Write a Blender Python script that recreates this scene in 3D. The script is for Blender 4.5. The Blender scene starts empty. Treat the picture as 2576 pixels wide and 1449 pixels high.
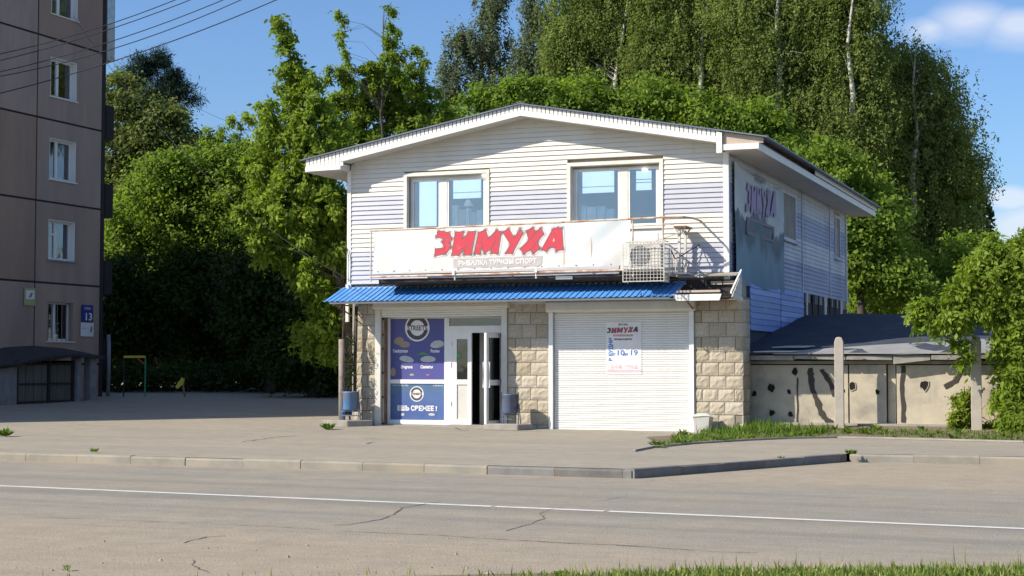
import bpy, bmesh, math, random
import numpy as np
from mathutils import Vector, Matrix
from mathutils.geometry import tessellate_polygon
R = math.radians
random.seed(7)
rng = np.random.default_rng(11)

# ------------------------------------------------------------------ camera, sky, sun, exposure
scene = bpy.context.scene
FOC = 4000.0; PITCH = math.atan(188 / 4000); TH = R(21.2); HC = 1.6
cd = bpy.data.cameras.new('camera'); cam = bpy.data.objects.new('camera', cd)
scene.collection.objects.link(cam); scene.camera = cam
cd.sensor_width = 36; cd.lens = FOC / 2576 * 36; cd.clip_start = 0.1; cd.clip_end = 3000
cam.location = (0, 0, HC); cam.rotation_euler = (math.pi / 2 + PITCH, 0, 0)

SUN_H = (1.387, 0.534); SUN_EL = math.atan2(1.1, math.hypot(*SUN_H))
world = bpy.data.worlds.new('World'); scene.world = world; world.use_nodes = True
nt = world.node_tree; nt.nodes.clear()
def N(tree, t, **kw):
    n = tree.nodes.new(t)
    for k, v in kw.items(): setattr(n, k, v)
    return n
out = N(nt, 'ShaderNodeOutputWorld'); bg = N(nt, 'ShaderNodeBackground'); bg.inputs['Strength'].default_value = 0.15
sky = N(nt, 'ShaderNodeTexSky', sky_type='NISHITA', sun_disc=False)
sky.sun_elevation = SUN_EL; sky.sun_rotation = math.atan2(-SUN_H[0], -SUN_H[1]) % (2 * math.pi)
sky.air_density = 1.0; sky.dust_density = 0.9; sky.ozone_density = 2.2
tc = N(nt, 'ShaderNodeTexCoord')
def math_node(tree, op, a, b=None, clamp=False):
    n = N(tree, 'ShaderNodeMath', operation=op, use_clamp=clamp)
    for i, v in enumerate((a, b)):
        if v is None: continue
        if isinstance(v, (int, float)): n.inputs[i].default_value = v
        else: tree.links.new(v, n.inputs[i])
    return n.outputs[0]
mp = N(nt, 'ShaderNodeMapping'); mp.inputs['Scale'].default_value = (3.2, 3.2, 8.5); mp.inputs['Location'].default_value = (0.35, 0.0, 0.4)
nt.links.new(tc.outputs['Generated'], mp.inputs['Vector'])
cn = N(nt, 'ShaderNodeTexNoise'); cn.inputs['Scale'].default_value = 1.6; cn.inputs['Detail'].default_value = 9; cn.inputs['Roughness'].default_value = 0.52
nt.links.new(mp.outputs[0], cn.inputs['Vector'])
def pixdir(px, py):
    x = (px - 1288) / FOC; y = (724 - py) / FOC
    return Vector((x, math.cos(PITCH) - y * math.sin(PITCH), math.sin(PITCH) + y * math.cos(PITCH)))
masks = None   # cumulus banks: two low ones right of the wood, others further round the horizon
for d, rad, hard in [(pixdir(2440, 45), 0.055, 1.0), (pixdir(2340, 70), 0.035, 0.9), (pixdir(2560, 60), .05, 1.0), (pixdir(2545, 500), 0.030, 1.4), (pixdir(2600, 560), .06, 1.2),
                     (Vector((.8, .6, .12)), .12, 1.2), (Vector((-.7, .5, .3)), .15, 1.), (Vector((.3, -.9, .35)), .2, 1.1), (Vector((-.6, -.8, .2)), .15, 1.1)]:
    d = d.normalized()
    vs = N(nt, 'ShaderNodeVectorMath', operation='SUBTRACT'); nt.links.new(tc.outputs['Generated'], vs.inputs[0]); vs.inputs[1].default_value = d
    vz = N(nt, 'ShaderNodeVectorMath', operation='MULTIPLY'); nt.links.new(vs.outputs[0], vz.inputs[0]); vz.inputs[1].default_value = (1, 1, 2.0)
    ln = N(nt, 'ShaderNodeVectorMath', operation='LENGTH'); nt.links.new(vz.outputs[0], ln.inputs[0])
    m = math_node(nt, 'MULTIPLY', math_node(nt, 'SUBTRACT', 1.0, math_node(nt, 'DIVIDE', ln.outputs['Value'], rad), clamp=True), hard)
    masks = m if masks is None else math_node(nt, 'MAXIMUM', masks, m)
sz_ = N(nt, 'ShaderNodeSeparateXYZ'); nt.links.new(tc.outputs['Generated'], sz_.inputs[0])   # cloud added above the view, all round, to warm and brighten the fill
hi_ = math_node(nt, 'MULTIPLY', math_node(nt, 'MULTIPLY', math_node(nt, 'SUBTRACT', sz_.outputs['Z'], .30), 5.0, clamp=True), .42)
masks = math_node(nt, 'MAXIMUM', masks, hi_)
cl = math_node(nt, 'ADD', math_node(nt, 'MULTIPLY', masks, 0.55), math_node(nt, 'SUBTRACT', cn.outputs['Fac'], 0.72))
cl = math_node(nt, 'MULTIPLY', cl, 4.2, clamp=True)
cl = math_node(nt, 'MULTIPLY', cl, 0.62)
mixc = N(nt, 'ShaderNodeMixRGB'); tint = N(nt, 'ShaderNodeMixRGB', blend_type='MULTIPLY'); tint.inputs[0].default_value = 1; nt.links.new(sky.outputs[0], tint.inputs[1]); tint.inputs[2].default_value = (.49, .615, .78, 1)
nt.links.new(cl, mixc.inputs[0]); nt.links.new(tint.outputs[0], mixc.inputs[1]); mixc.inputs[2].default_value = (4.4, 4.5, 4.9, 1)
nt.links.new(mixc.outputs[0], bg.inputs[0]); nt.links.new(bg.outputs[0], out.inputs[0])

sd = bpy.data.lights.new('sun', 'SUN'); sd.energy = 4.9; sd.angle = R(0.55); sd.color = (1.0, 0.91, 0.77)
sun = bpy.data.objects.new('sun', sd); scene.collection.objects.link(sun)
sun.rotation_euler = Vector((SUN_H[0], SUN_H[1], -1.1)).to_track_quat('-Z', 'Y').to_euler(); sun.location = (-20, -10, 30)
vs_ = scene.view_settings
vs_.view_transform = 'Standard'; vs_.look = 'None'; vs_.exposure = 0.47; vs_.gamma = 1.0; vs_.use_curve_mapping = False

# ------------------------------------------------------------------ geometry of the place
U = Vector((math.cos(TH), -math.sin(TH), 0)); V = Vector((math.sin(TH), math.cos(TH), 0))
O = Vector((4.93024, 36.22007, 0)); A0 = Vector((-16.6, 51.4, 0))
ROTZ = -TH
def ray_plane(px, py, P0, Nn):
    C = Vector((0, 0, HC)); d = pixdir(px, py); return C + d * ((P0 - C).dot(Nn) / d.dot(Nn))
def front(px, py, y=0.0):      # shop frame: x along the street front, z up, on the plane at depth y
    q = ray_plane(px, py, O + V * y, V) - O; return q.dot(U), q.z
def side(px, py, x=0.0):
    q = ray_plane(px, py, O + U * x, U) - O; return q.dot(V), q.z
def gnd(px, py, z=0.0):
    return ray_plane(px, py, Vector((0, 0, z)), Vector((0, 0, 1)))
def at(px, py, Y):
    d = pixdir(px, py); return Vector((0, 0, HC)) + d * (Y / d.y)
def gz(x, y):                  # the pavement climbs a little towards the back
    return 0.02 * max(0.0, y - 36.2)
def W(x, y, z=0): return O + U * x + V * y + Vector((0, 0, z))

# ------------------------------------------------------------------ helpers
COL = scene.collection
class MB:
    def __init__(s): s.v = []; s.f = []; s.M = None
    def add(s, vs, fs):
        n = len(s.v)
        s.v += [tuple(s.M @ Vector(p)) if s.M else tuple(p) for p in vs]; s.f += [tuple(i + n for i in f) for f in fs]; return s
    def box(s, x0, x1, y0, y1, z0, z1):
        return s.add([(x0, y0, z0), (x1, y0, z0), (x1, y1, z0), (x0, y1, z0), (x0, y0, z1), (x1, y0, z1), (x1, y1, z1), (x0, y1, z1)],
                     [(0, 3, 2, 1), (4, 5, 6, 7), (0, 1, 5, 4), (1, 2, 6, 5), (2, 3, 7, 6), (3, 0, 4, 7)])
    def prism(s, poly, vec):   # polygon of 3-D points, extruded by vec
        n = len(poly); vec = Vector(vec)
        a = [Vector(p) for p in poly]; b = [p + vec for p in a]
        tri = tessellate_polygon([a])
        fs = [tuple(t) for t in tri] + [tuple(i + n for i in reversed(t)) for t in tri]
        fs += [(i, (i + 1) % n, (i + 1) % n + n, i + n) for i in range(n)]
        return s.add(a + b, fs)
    def flat(s, poly):
        a = [Vector(p) for p in poly]; return s.add(a, [tuple(t) for t in tessellate_polygon([a])])
    def tube(s, pts, r, n=8, cap=True):
        pts = [Vector(p) for p in pts]; rr = r if isinstance(r, (list, tuple)) else [r] * len(pts)
        vs = []; fs = []; m = len(pts); up0 = None
        for i, p in enumerate(pts):
            d = (pts[min(i + 1, m - 1)] - pts[max(i - 1, 0)]).normalized()
            if up0 is None: up0 = Vector((0, 0, 1)) if abs(d.z) < .9 else Vector((1, 0, 0))
            a = d.cross(up0).normalized(); b = d.cross(a)
            for k in range(n):
                t = 2 * math.pi * k / n; vs.append(p + (a * math.cos(t) + b * math.sin(t)) * rr[i])
        for i in range(m - 1):
            for k in range(n): fs.append((i * n + k, i * n + (k + 1) % n, (i + 1) * n + (k + 1) % n, (i + 1) * n + k))
        if cap: fs += [tuple(range(n)), tuple(reversed(range((m - 1) * n, m * n)))]
        return s.add(vs, fs)
    def lathe(s, prof, n=20, c=(0, 0, 0)):
        vs = []; fs = []; m = len(prof)
        for r, z in prof:
            for k in range(n):
                t = 2 * math.pi * k / n; vs.append((c[0] + r * math.cos(t), c[1] + r * math.sin(t), c[2] + z))
        for i in range(m - 1):
            for k in range(n): fs.append((i * n + k, i * n + (k + 1) % n, (i + 1) * n + (k + 1) % n, (i + 1) * n + k))
        return s.add(vs, fs)
    def mesh(s, name, smooth=False):
        me = bpy.data.meshes.new(name); me.from_pydata(s.v, [], s.f)
        bm = bmesh.new(); bm.from_mesh(me); bmesh.ops.recalc_face_normals(bm, faces=bm.faces); bm.to_mesh(me); bm.free()
        if smooth: me.polygons.foreach_set('use_smooth', [True] * len(me.polygons))
        return me
def obj(name, geo, mat=None, parent=None, smooth=False, loc=None, rot=None):
    me = geo.mesh(name, smooth) if isinstance(geo, MB) else geo
    o = bpy.data.objects.new(name, me); COL.objects.link(o)
    if mat is not None and len(me.materials) == 0: me.materials.append(mat)
    if parent is not None: o.parent = parent
    if loc is not None: o.location = loc
    if rot is not None: o.rotation_euler = rot
    return o
def bevel(o, w=0.01, seg=1):
    bm = bmesh.new(); bm.from_mesh(o.data); bmesh.ops.remove_doubles(bm, verts=bm.verts, dist=1e-5)
    bmesh.ops.bevel(bm, geom=bm.edges[:], offset=w, segments=seg, affect='EDGES', clamp_overlap=True); bm.to_mesh(o.data); bm.free(); return o
def tag(o, label, cat, group=None):
    o['label'] = label; o['category'] = cat
    if group: o['group'] = group
    return o
def thing(name, label, cat, loc=(0, 0, 0), rz=0.0, group=None):
    o = bpy.data.objects.new(name, None); COL.objects.link(o); o.location = loc; o.rotation_euler = (0, 0, rz); o.empty_display_size = .2
    return tag(o, label, cat, group)
def struct(o): o['kind'] = 'structure'; return o
def stuff(o): o['kind'] = 'stuff'; return o
def dup(root, loc=None, rz=None, label=None):
    r = root.copy(); COL.objects.link(r)
    if loc is not None: r.location = loc
    if rz is not None: r.rotation_euler = (0, 0, rz)
    if label: r['label'] = label
    for ch in list(root.children):
        c = ch.copy(); COL.objects.link(c); c.parent = r
        for g in list(ch.children):
            d = g.copy(); COL.objects.link(d); d.parent = c
    return r
def prof_mesh(prof_yz, x0, x1, x0t=None, x1t=None):
    """board with constant section along x; ends may slant between bottom and top z"""
    zs = [z for _, z in prof_yz]; zb, zt = min(zs), max(zs); m = MB(); n = len(prof_yz)
    x0t = x0 if x0t is None else x0t; x1t = x1 if x1t is None else x1t
    f = lambda z: (z - zb) / (zt - zb) if zt > zb else 0
    vs = [(x0 + (x0t - x0) * f(z), y, z) for y, z in prof_yz] + [(x1 + (x1t - x1) * f(z), y, z) for y, z in prof_yz]
    m.add(vs, [(i, (i + 1) % n, (i + 1) % n + n, i + n) for i in range(n)] + [tuple(range(n)), tuple(reversed(range(n, 2 * n)))])
    return m

# ------------------------------------------------------------------ materials
def mat(name, c, rough=0.6, c2=None, vs=2.0, vdet=5, lo=.35, hi=.65, grime=None, gs=.6, glo=.55, ghi=.75, bump=0, bs=40, metal=0, rand=0, spec=.35, stretch=None, coat=0):
    m = bpy.data.materials.new(name); m.use_nodes = True; t = m.node_tree; b = t.nodes['Principled BSDF']
    b.inputs['Roughness'].default_value = rough; b.inputs['Metallic'].default_value = metal; b.inputs['Specular IOR Level'].default_value = spec
    if coat: b.inputs['Coat Weight'].default_value = coat
    co = N(t, 'ShaderNodeTexCoord').outputs['Object']
    if stretch:
        mpn = N(t, 'ShaderNodeMapping'); mpn.inputs['Scale'].default_value = stretch; t.links.new(co, mpn.inputs[0]); cs = mpn.outputs[0]
    else: cs = co
    c = (*c, 1); c2 = (*c2, 1) if c2 else tuple(x * .86 for x in c[:3]) + (1,)
    n1 = N(t, 'ShaderNodeTexNoise'); n1.inputs['Scale'].default_value = vs; n1.inputs['Detail'].default_value = vdet; n1.inputs['Roughness'].default_value = .6
    t.links.new(cs, n1.inputs['Vector'])
    mr = N(t, 'ShaderNodeMapRange'); mr.inputs[1].default_value = lo; mr.inputs[2].default_value = hi; t.links.new(n1.outputs['Fac'], mr.inputs[0])
    mx = N(t, 'ShaderNodeMixRGB'); t.links.new(mr.outputs[0], mx.inputs[0]); mx.inputs[1].default_value = c; mx.inputs[2].default_value = c2
    col = mx.outputs[0]
    if grime:
        n2 = N(t, 'ShaderNodeTexNoise'); n2.inputs['Scale'].default_value = gs; n2.inputs['Detail'].default_value = 8; n2.inputs['Roughness'].default_value = .65
        t.links.new(cs, n2.inputs['Vector'])
        m2 = N(t, 'ShaderNodeMapRange'); m2.inputs[1].default_value = glo; m2.inputs[2].default_value = ghi; t.links.new(n2.outputs['Fac'], m2.inputs[0])
        x2 = N(t, 'ShaderNodeMixRGB'); t.links.new(m2.outputs[0], x2.inputs[0]); t.links.new(col, x2.inputs[1]); x2.inputs[2].default_value = (*grime, 1); col = x2.outputs[0]
    if rand:
        oi = N(t, 'ShaderNodeObjectInfo'); hs = N(t, 'ShaderNodeHueSaturation')
        v = math_node(t, 'ADD', math_node(t, 'MULTIPLY', oi.outputs['Random'], rand), 1 - rand * .6); t.links.new(v, hs.inputs['Value'])
        t.links.new(math_node(t, 'ADD', math_node(t, 'MULTIPLY', oi.outputs['Random'], -.25), 1.1), hs.inputs['Saturation'])
        t.links.new(col, hs.inputs['Color']); col = hs.outputs[0]
    t.links.new(col, b.inputs['Base Color'])
    if bump:
        n3 = N(t, 'ShaderNodeTexNoise'); n3.inputs['Scale'].default_value = bs; n3.inputs['Detail'].default_value = 4; t.links.new(co, n3.inputs['Vector'])
        bp = N(t, 'ShaderNodeBump'); bp.inputs['Strength'].default_value = 1.0; bp.inputs['Distance'].default_value = bump; t.links.new(n3.outputs['Fac'], bp.inputs['Height']); t.links.new(bp.outputs[0], b.inputs['Normal'])
    return m
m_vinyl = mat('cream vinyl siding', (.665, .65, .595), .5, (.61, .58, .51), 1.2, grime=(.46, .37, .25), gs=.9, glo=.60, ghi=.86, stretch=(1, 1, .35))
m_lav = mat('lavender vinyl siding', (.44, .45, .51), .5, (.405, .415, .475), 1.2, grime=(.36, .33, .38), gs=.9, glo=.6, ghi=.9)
m_trim = mat('white plastic trim', (.73, .715, .655), .45, (.66, .63, .56), 2, grime=(.48, .40, .30), gs=1.4, glo=.58, ghi=.9)
m_fascia = mat('white fascia', (.76, .755, .71), .45, (.70, .69, .63), 2, grime=(.5, .42, .33), gs=1.1, glo=.62, ghi=.9)
m_soffit = mat('grey white soffit', (.60, .585, .545), .6, (.53, .51, .46), 1.5)
m_sidevinyl = mat('bluish side siding', (.56, .58, .62), .5, (.48, .51, .57), 1.3, grime=(.28, .31, .4), gs=.5, glo=.5, ghi=.75)  # side copies of the front siding colours, bluer and darker
m_sidelav = mat('blue side siding', (.33, .37, .52), .5, (.28, .31, .45), 1.3, grime=(.2, .22, .33), gs=.5, glo=.5, ghi=.75)
m_blue_tin = mat('blue painted side sheets', (.07, .13, .52), .4, (.10, .16, .5), 1.2, grime=(.30, .27, .45), gs=1.6, glo=.55, ghi=.7, stretch=(1, .4, 2.5), rand=.5)
m_canopy = mat('blue corrugated tin', (.085, .28, .66), .42, (.10, .30, .66), 2.5, grime=(.25, .32, .45), gs=2.2, glo=.66, ghi=.8, spec=.5)
m_roof = mat('blue grey roof sheet', (.16, .19, .27), .45, (.12, .14, .2), 2)
m_stone = mat('rock faced beige stone', (.50, .435, .33), .9, (.41, .355, .27), 5, bump=.008, bs=30, rand=.26, grime=(.33, .285, .215), gs=2.5, glo=.54, ghi=.76)
m_mortar = mat('sandy mortar', (.27, .235, .185), .95, bump=.003, bs=60)
m_shutter = mat('white shutter slats', (.74, .735, .70), .42, (.70, .69, .655), 3, grime=(.50, .47, .42), gs=1.6, glo=.62, ghi=.9)
m_shutbox = mat('ivory shutter box', (.66, .64, .575), .45, (.6, .57, .5), 3)
m_pvc = mat('white pvc frame', (.80, .80, .78), .35, (.75, .75, .72), 4)
m_dark = mat('black shade void', (.012, .011, .010), .9)
m_room = mat('dim room walls', (.16, .155, .15), .9)
m_rust = mat('rusty pipe', (.58, .50, .42), .6, (.42, .20, .10), 3, lo=.45, hi=.6)
m_rust2 = mat('brown rusted steel', (.16, .08, .05), .8, (.32, .2, .14), 4)
m_whitepipe = mat('chipped white pipe', (.66, .65, .6), .5, (.5, .47, .42), 6)
m_banner = mat('white vinyl banner', (.66, .655, .62), .5, (.63, .64, .615), 1.2, grime=(.56, .64, .70), gs=.55, glo=.56, ghi=.7)
m_stain = mat('ochre stain', (.60, .50, .34), .6)
m_red = mat('red print', (.62, .045, .075), .5, (.5, .06, .08), 5, grime=(.62, .2, .24), gs=4, glo=.58, ghi=.8)
m_redline = mat('grey brown outline print', (.22, .14, .14), .6)
m_halo = mat('pink halo print', (.74, .60, .59), .5, (.75, .68, .66), 5)
m_greyprint = mat('grey print', (.42, .385, .38), .6, (.5, .47, .46), 4)
m_whiteprint = mat('white print', (.80, .79, .77), .5)
m_concrete = mat('concrete', (.35, .325, .285), .9, (.27, .25, .22), 3, bump=.004, bs=50)
m_kerb = mat('kerb concrete', (.262, .243, .203), .9, (.225, .21, .178), 3, grime=(.31, .272, .212), gs=1.6, glo=.42, ghi=.6, bump=.004, bs=50, rand=.08)
m_kerbdark = mat('shade dark sooty kerb', (.20, .195, .185), .9, (.14, .135, .13), 3, grime=(.20, .165, .125), gs=1.6, glo=.5, ghi=.7, bump=.004, bs=50, rand=.3)  # kerb turned from the sun: its shade is in this darker colour, plus soot
m_bin = mat('scuffed blue bin', (.10, .22, .42), .5, (.07, .16, .33), 4, grime=(.17, .17, .18), gs=3.2, glo=.46, ghi=.56)
m_bin2 = mat('dull blue grey bin', (.09, .13, .22), .5, (.12, .12, .14), 4, grime=(.05, .05, .06), gs=3, glo=.5, ghi=.6)
m_greyplastic = mat('grey white plastic', (.50, .49, .455), .5, (.42, .41, .37), 5)
m_post = mat('beige concrete post', (.44, .395, .335), .9, (.36, .32, .27), 3, bump=.004, bs=40)
m_plaster = mat('beige plaster', (.50, .44, .335), .95, (.42, .37, .285), 2.5, grime=(.24, .22, .185), gs=1.1, glo=.48, ghi=.74, bump=.004, bs=30)
m_slab = mat('weathered roof slab', (.30, .285, .255), .9, (.2, .19, .17), 3, bump=.005, bs=20)
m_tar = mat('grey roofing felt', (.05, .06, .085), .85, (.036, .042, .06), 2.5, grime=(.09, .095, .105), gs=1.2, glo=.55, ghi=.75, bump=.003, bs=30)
m_apt = mat('brown grey pebbledash', (.40, .285, .225), .95, (.335, .24, .195), .9, grime=(.25, .195, .165), gs=1.1, glo=.45, ghi=.8, bump=.008, bs=50, rand=.14, stretch=(1, 1, .22))
m_joint = mat('dark joint', (.035, .03, .03), .95)
m_white = mat('white paint', (.78, .79, .8), .5)
m_sign = mat('blue enamel', (.015, .04, .25), .4)
m_yellowpaper = mat('faded yellow paper', (.42, .41, .2), .8)
m_slate = mat('dark roofing', (.035, .03, .033), .9, (.05, .045, .045), 3, bump=.008, bs=12)
m_plank = mat('grey planks', (.13, .135, .12), .9, (.09, .09, .085), 4, stretch=(4, 4, .3), rand=.3)
m_greypost = mat('grey painted post', (.24, .25, .27), .8, (.18, .18, .2), 4)
m_cable = mat('black cable', (.03, .035, .045), .6)
m_cream = mat('cream cloth blind', (.74, .77, .75), .8)
m_blind = mat('glowing blind', (.55, .62, .62), .8); _b = m_blind.node_tree.nodes['Principled BSDF']; _b.inputs['Emission Color'].default_value = (.75, .90, .88, 1); _b.inputs['Emission Strength'].default_value = .6  # emission stands in for light from behind the blinds
m_paleblue = mat('pale blue cartons', (.40, .56, .68), .7, (.62, .68, .66), 3, lo=.45, hi=.55)
m_green = mat('green sticker', (.10, .30, .08), .5)
m_pinkst = mat('pink sticker', (.55, .2, .2), .5)
m_blueprint = mat('blue print', (.09, .20, .50), .6)
m_darkprint = mat('dark print', (.10, .07, .08), .6)
m_pinkprint = mat('faded pink print', (.72, .50, .54), .6)
m_poster = mat('violet blue poster', (.065, .070, .235), .35, (.085, .085, .28), 1)
m_poster2 = mat('blue poster', (.055, .095, .29), .35, (.09, .15, .33), 1)
m_bread = mat('bread print', (.38, .24, .15), .6, (.3, .3, .2), 30)
m_foodpale = mat('pale food print', (.50, .52, .54), .6, (.42, .45, .42), 20)
m_yellow = mat('yellow paint', (.6, .5, .05), .5)
m_redpaint = mat('red paint', (.5, .08, .04), .5)
m_greenpaint = mat('green paint', (.05, .25, .13), .5)
m_foam = mat('old foam board', (.48, .40, .33), .9)
m_bark = mat('grey brown bark', (.10, .085, .065), .95, (.06, .05, .04), 6, bump=.01, bs=15)
m_birch = mat('white birch bark', (.50, .48, .43), .8, (.12, .11, .1), 4, lo=.5, hi=.62)
m_pale_bark = mat('peeling tan bark', (.34, .24, .16), .95, (.2, .14, .1), 5, bump=.01, bs=15)
def glass(name, tint, refl=.35, rough=.03, trans=.5):
    m = bpy.data.materials.new(name); m.use_nodes = True; t = m.node_tree; t.nodes.clear()
    o = N(t, 'ShaderNodeOutputMaterial'); tr = N(t, 'ShaderNodeBsdfTransparent'); tr.inputs[0].default_value = (*tint, 1)
    gl = N(t, 'ShaderNodeBsdfGlossy'); gl.inputs['Roughness'].default_value = rough; gl.inputs[0].default_value = (.95, .97, 1, 1)
    lw = N(t, 'ShaderNodeFresnel'); lw.inputs[0].default_value = 1.45
    f = math_node(t, 'ADD', lw.outputs[0], refl, clamp=True)
    co = N(t, 'ShaderNodeTexCoord').outputs['Object']; nz = N(t, 'ShaderNodeTexNoise'); nz.inputs['Scale'].default_value = 1.4; t.links.new(co, nz.inputs[0])
    bp = N(t, 'ShaderNodeBump'); bp.inputs['Distance'].default_value = .006; t.links.new(nz.outputs[0], bp.inputs['Height']); t.links.new(bp.outputs[0], gl.inputs['Normal'])
    mx = N(t, 'ShaderNodeMixShader'); t.links.new(f, mx.inputs[0]); t.links.new(tr.outputs[0], mx.inputs[1]); t.links.new(gl.outputs[0], mx.inputs[2]); t.links.new(mx.outputs[0], o.inputs[0]); return m
m_glass = glass('window glass', (.93, .97, 1.0), .12)
m_glassdark = glass('dark door glass', (.35, .36, .38), .06)
m_leafs = {}
def leafmat(name, c, c2, trans=.35, rough=.5):
    m = bpy.data.materials.new(name); m.use_nodes = True; t = m.node_tree; b = t.nodes['Principled BSDF']; o = t.nodes['Material Output']
    at_ = N(t, 'ShaderNodeAttribute', attribute_name='tone'); 
    mx = N(t, 'ShaderNodeMixRGB'); t.links.new(at_.outputs['Fac'], mx.inputs[0]); mx.inputs[1].default_value = (*c, 1); mx.inputs[2].default_value = (*c2, 1)
    t.links.new(mx.outputs[0], b.inputs['Base Color']); b.inputs['Roughness'].default_value = .6; b.inputs['Specular IOR Level'].default_value = .14
    tl = N(t, 'ShaderNodeBsdfTranslucent'); g = N(t, 'ShaderNodeMixRGB', blend_type='MULTIPLY'); g.inputs[0].default_value = 1; t.links.new(mx.outputs[0], g.inputs[1]); g.inputs[2].default_value = (1.5, 1.6, .7, 1)
    t.links.new(g.outputs[0], tl.inputs[0])
    ms = N(t, 'ShaderNodeMixShader'); ms.inputs[0].default_value = trans; t.links.new(b.outputs[0], ms.inputs[1]); t.links.new(tl.outputs[0], ms.inputs[2]); t.links.new(ms.outputs[0], o.inputs[0]); return m
ml_elder = leafmat('box elder leaves', (.10, .165, .022), (.30, .385, .06), .48)
ml_maple = leafmat('maple leaves', (.09, .155, .026), (.26, .35, .06), .48)
ml_birch = leafmat('birch leaves', (.08, .115, .032), (.26, .31, .09), .46)
ml_poplar = leafmat('poplar leaves', (.075, .10, .06), (.18, .21, .12), .4)
ml_linden = leafmat('linden leaves', (.09, .12, .04), (.21, .24, .085), .44)
ml_deep = leafmat('deep green shade leaves', (.018, .034, .008), (.05, .085, .014), .3)  # courtyard shade put into a darker maple leaf colour
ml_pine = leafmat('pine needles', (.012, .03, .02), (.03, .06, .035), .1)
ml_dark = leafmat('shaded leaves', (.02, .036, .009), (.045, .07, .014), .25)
ml_grass = leafmat('grass blades', (.07, .13, .02), (.28, .33, .09), .35)
ml_weed = leafmat('weed leaves', (.05, .11, .015), (.17, .25, .04), .35)
ml_yellow = leafmat('young yellow green leaves', (.10, .16, .015), (.26, .32, .04), .4)

# ground materials in world space
def ground_mat(name, base, alt, dirt, kind):
    m = bpy.data.materials.new(name); m.use_nodes = True; t = m.node_tree; b = t.nodes['Principled BSDF']
    b.inputs['Roughness'].default_value = .9; b.inputs['Specular IOR Level'].default_value = .2
    pos = N(t, 'ShaderNodeNewGeometry').outputs['Position']
    rot = N(t, 'ShaderNodeMapping'); rot.inputs['Rotation'].default_value = (0, 0, R(23.5)); t.links.new(pos, rot.inputs[0])
    st = N(t, 'ShaderNodeMapping'); st.inputs['Scale'].default_value = (.03, 1.0, 1) if kind == 'road' else (.12, .6, 1); t.links.new(rot.outputs[0], st.inputs[0])
    def noise(vec, s, d=6, r=.6):
        n = N(t, 'ShaderNodeTexNoise'); n.inputs['Scale'].default_value = s; n.inputs['Detail'].default_value = d; n.inputs['Roughness'].default_value = r; t.links.new(vec, n.inputs[0]); return n.outputs['Fac']
    def rng_(v, a, b_, lo=0, hi=1):
        n = N(t, 'ShaderNodeMapRange'); n.inputs[1].default_value = a; n.inputs[2].default_value = b_; n.inputs[3].default_value = lo; n.inputs[4].default_value = hi; t.links.new(v, n.inputs[0]); return n.outputs[0]
    def mix(f, a, b_, bt='MIX'):
        n = N(t, 'ShaderNodeMixRGB', blend_type=bt)
        for i, v in enumerate((f, a, b_)):
            if isinstance(v, (int, float)): n.inputs[i].default_value = v
            elif isinstance(v, tuple): n.inputs[i].default_value = (*v, 1)
            else: t.links.new(v, n.inputs[i])
        return n.outputs[0]
    col = mix(rng_(noise(st.outputs[0], 1.2), .4, .62), base, alt)
    col = mix(rng_(noise(pos, .5, 8), .5, .72, 0, .7), col, dirt)
    sx = N(t, 'ShaderNodeSeparateXYZ'); t.links.new(rot.outputs[0], sx.inputs[0])
    if kind == 'road':   # sand washed along both edges of the carriageway
        y = math_node(t, 'ADD', sx.outputs['Y'], math_node(t, 'MULTIPLY', math_node(t, 'SUBTRACT', noise(pos, .7, 8), .5), 3.2))
        near = rng_(y, 15.9, 13.2); far = rng_(y, 21.7, 23.0)
        col = mix(math_node(t, 'MULTIPLY', near, .85), col, dirt); col = mix(math_node(t, 'MULTIPLY', far, .8), col, tuple(x * 1.04 for x in dirt))
        yy = math_node(t, 'ADD', sx.outputs['Y'], math_node(t, 'MULTIPLY', noise(st.outputs[0], 3), .5))
        for c0, w in ((17.6, .25), (19.7, .3), (16.3, .2)):
            tr_ = math_node(t, 'SUBTRACT', 1.0, math_node(t, 'DIVIDE', math_node(t, 'ABSOLUTE', math_node(t, 'SUBTRACT', yy, c0)), w * 1.8), clamp=True)
            col = mix(math_node(t, 'MULTIPLY', tr_, .24), col, (.10, .098, .095))
    fine = noise(pos, 38, 3, .7)
    col = mix(rng_(noise(pos, 2.6, 9, .68), .38, .66, 0, .30), col, (.19, .175, .14))
    col = mix(rng_(noise(st.outputs[0], 7, 8, .7), .42, .66, 0, .22), col, (.20, .19, .165))
    col = mix(rng_(fine, .25, .75, .0, .34), col, (.06, .055, .05), 'MIX')
    speck = noise(pos, 14, 2, .5); col = mix(rng_(speck, .70, .74, 0, .5), col, (.5, .47, .42)); 
    t.links.new(col, b.inputs['Base Color'])
    bp = N(t, 'ShaderNodeBump'); bp.inputs['Distance'].default_value = .012; t.links.new(fine, bp.inputs['Height']); t.links.new(bp.outputs[0], b.inputs['Normal'])
    return m
m_road = ground_mat('dusty asphalt road', (.365, .335, .275), (.31, .29, .245), (.43, .355, .262), 'road')
m_pave = ground_mat('dusty asphalt pavement', (.43, .378, .298), (.37, .335, .272), (.46, .40, .31), 'pave')
m_soil = ground_mat('dry soil', (.22, .17, .11), (.16, .13, .08), (.28, .23, .16), 'pave')
m_line = mat('worn white road paint', (.66, .65, .61), .7, (.4, .385, .36), 2.2, lo=.55, hi=.8)
m_crack = mat('dark crack', (.13, .12, .105), .95, (.07, .065, .06), 6)
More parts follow.
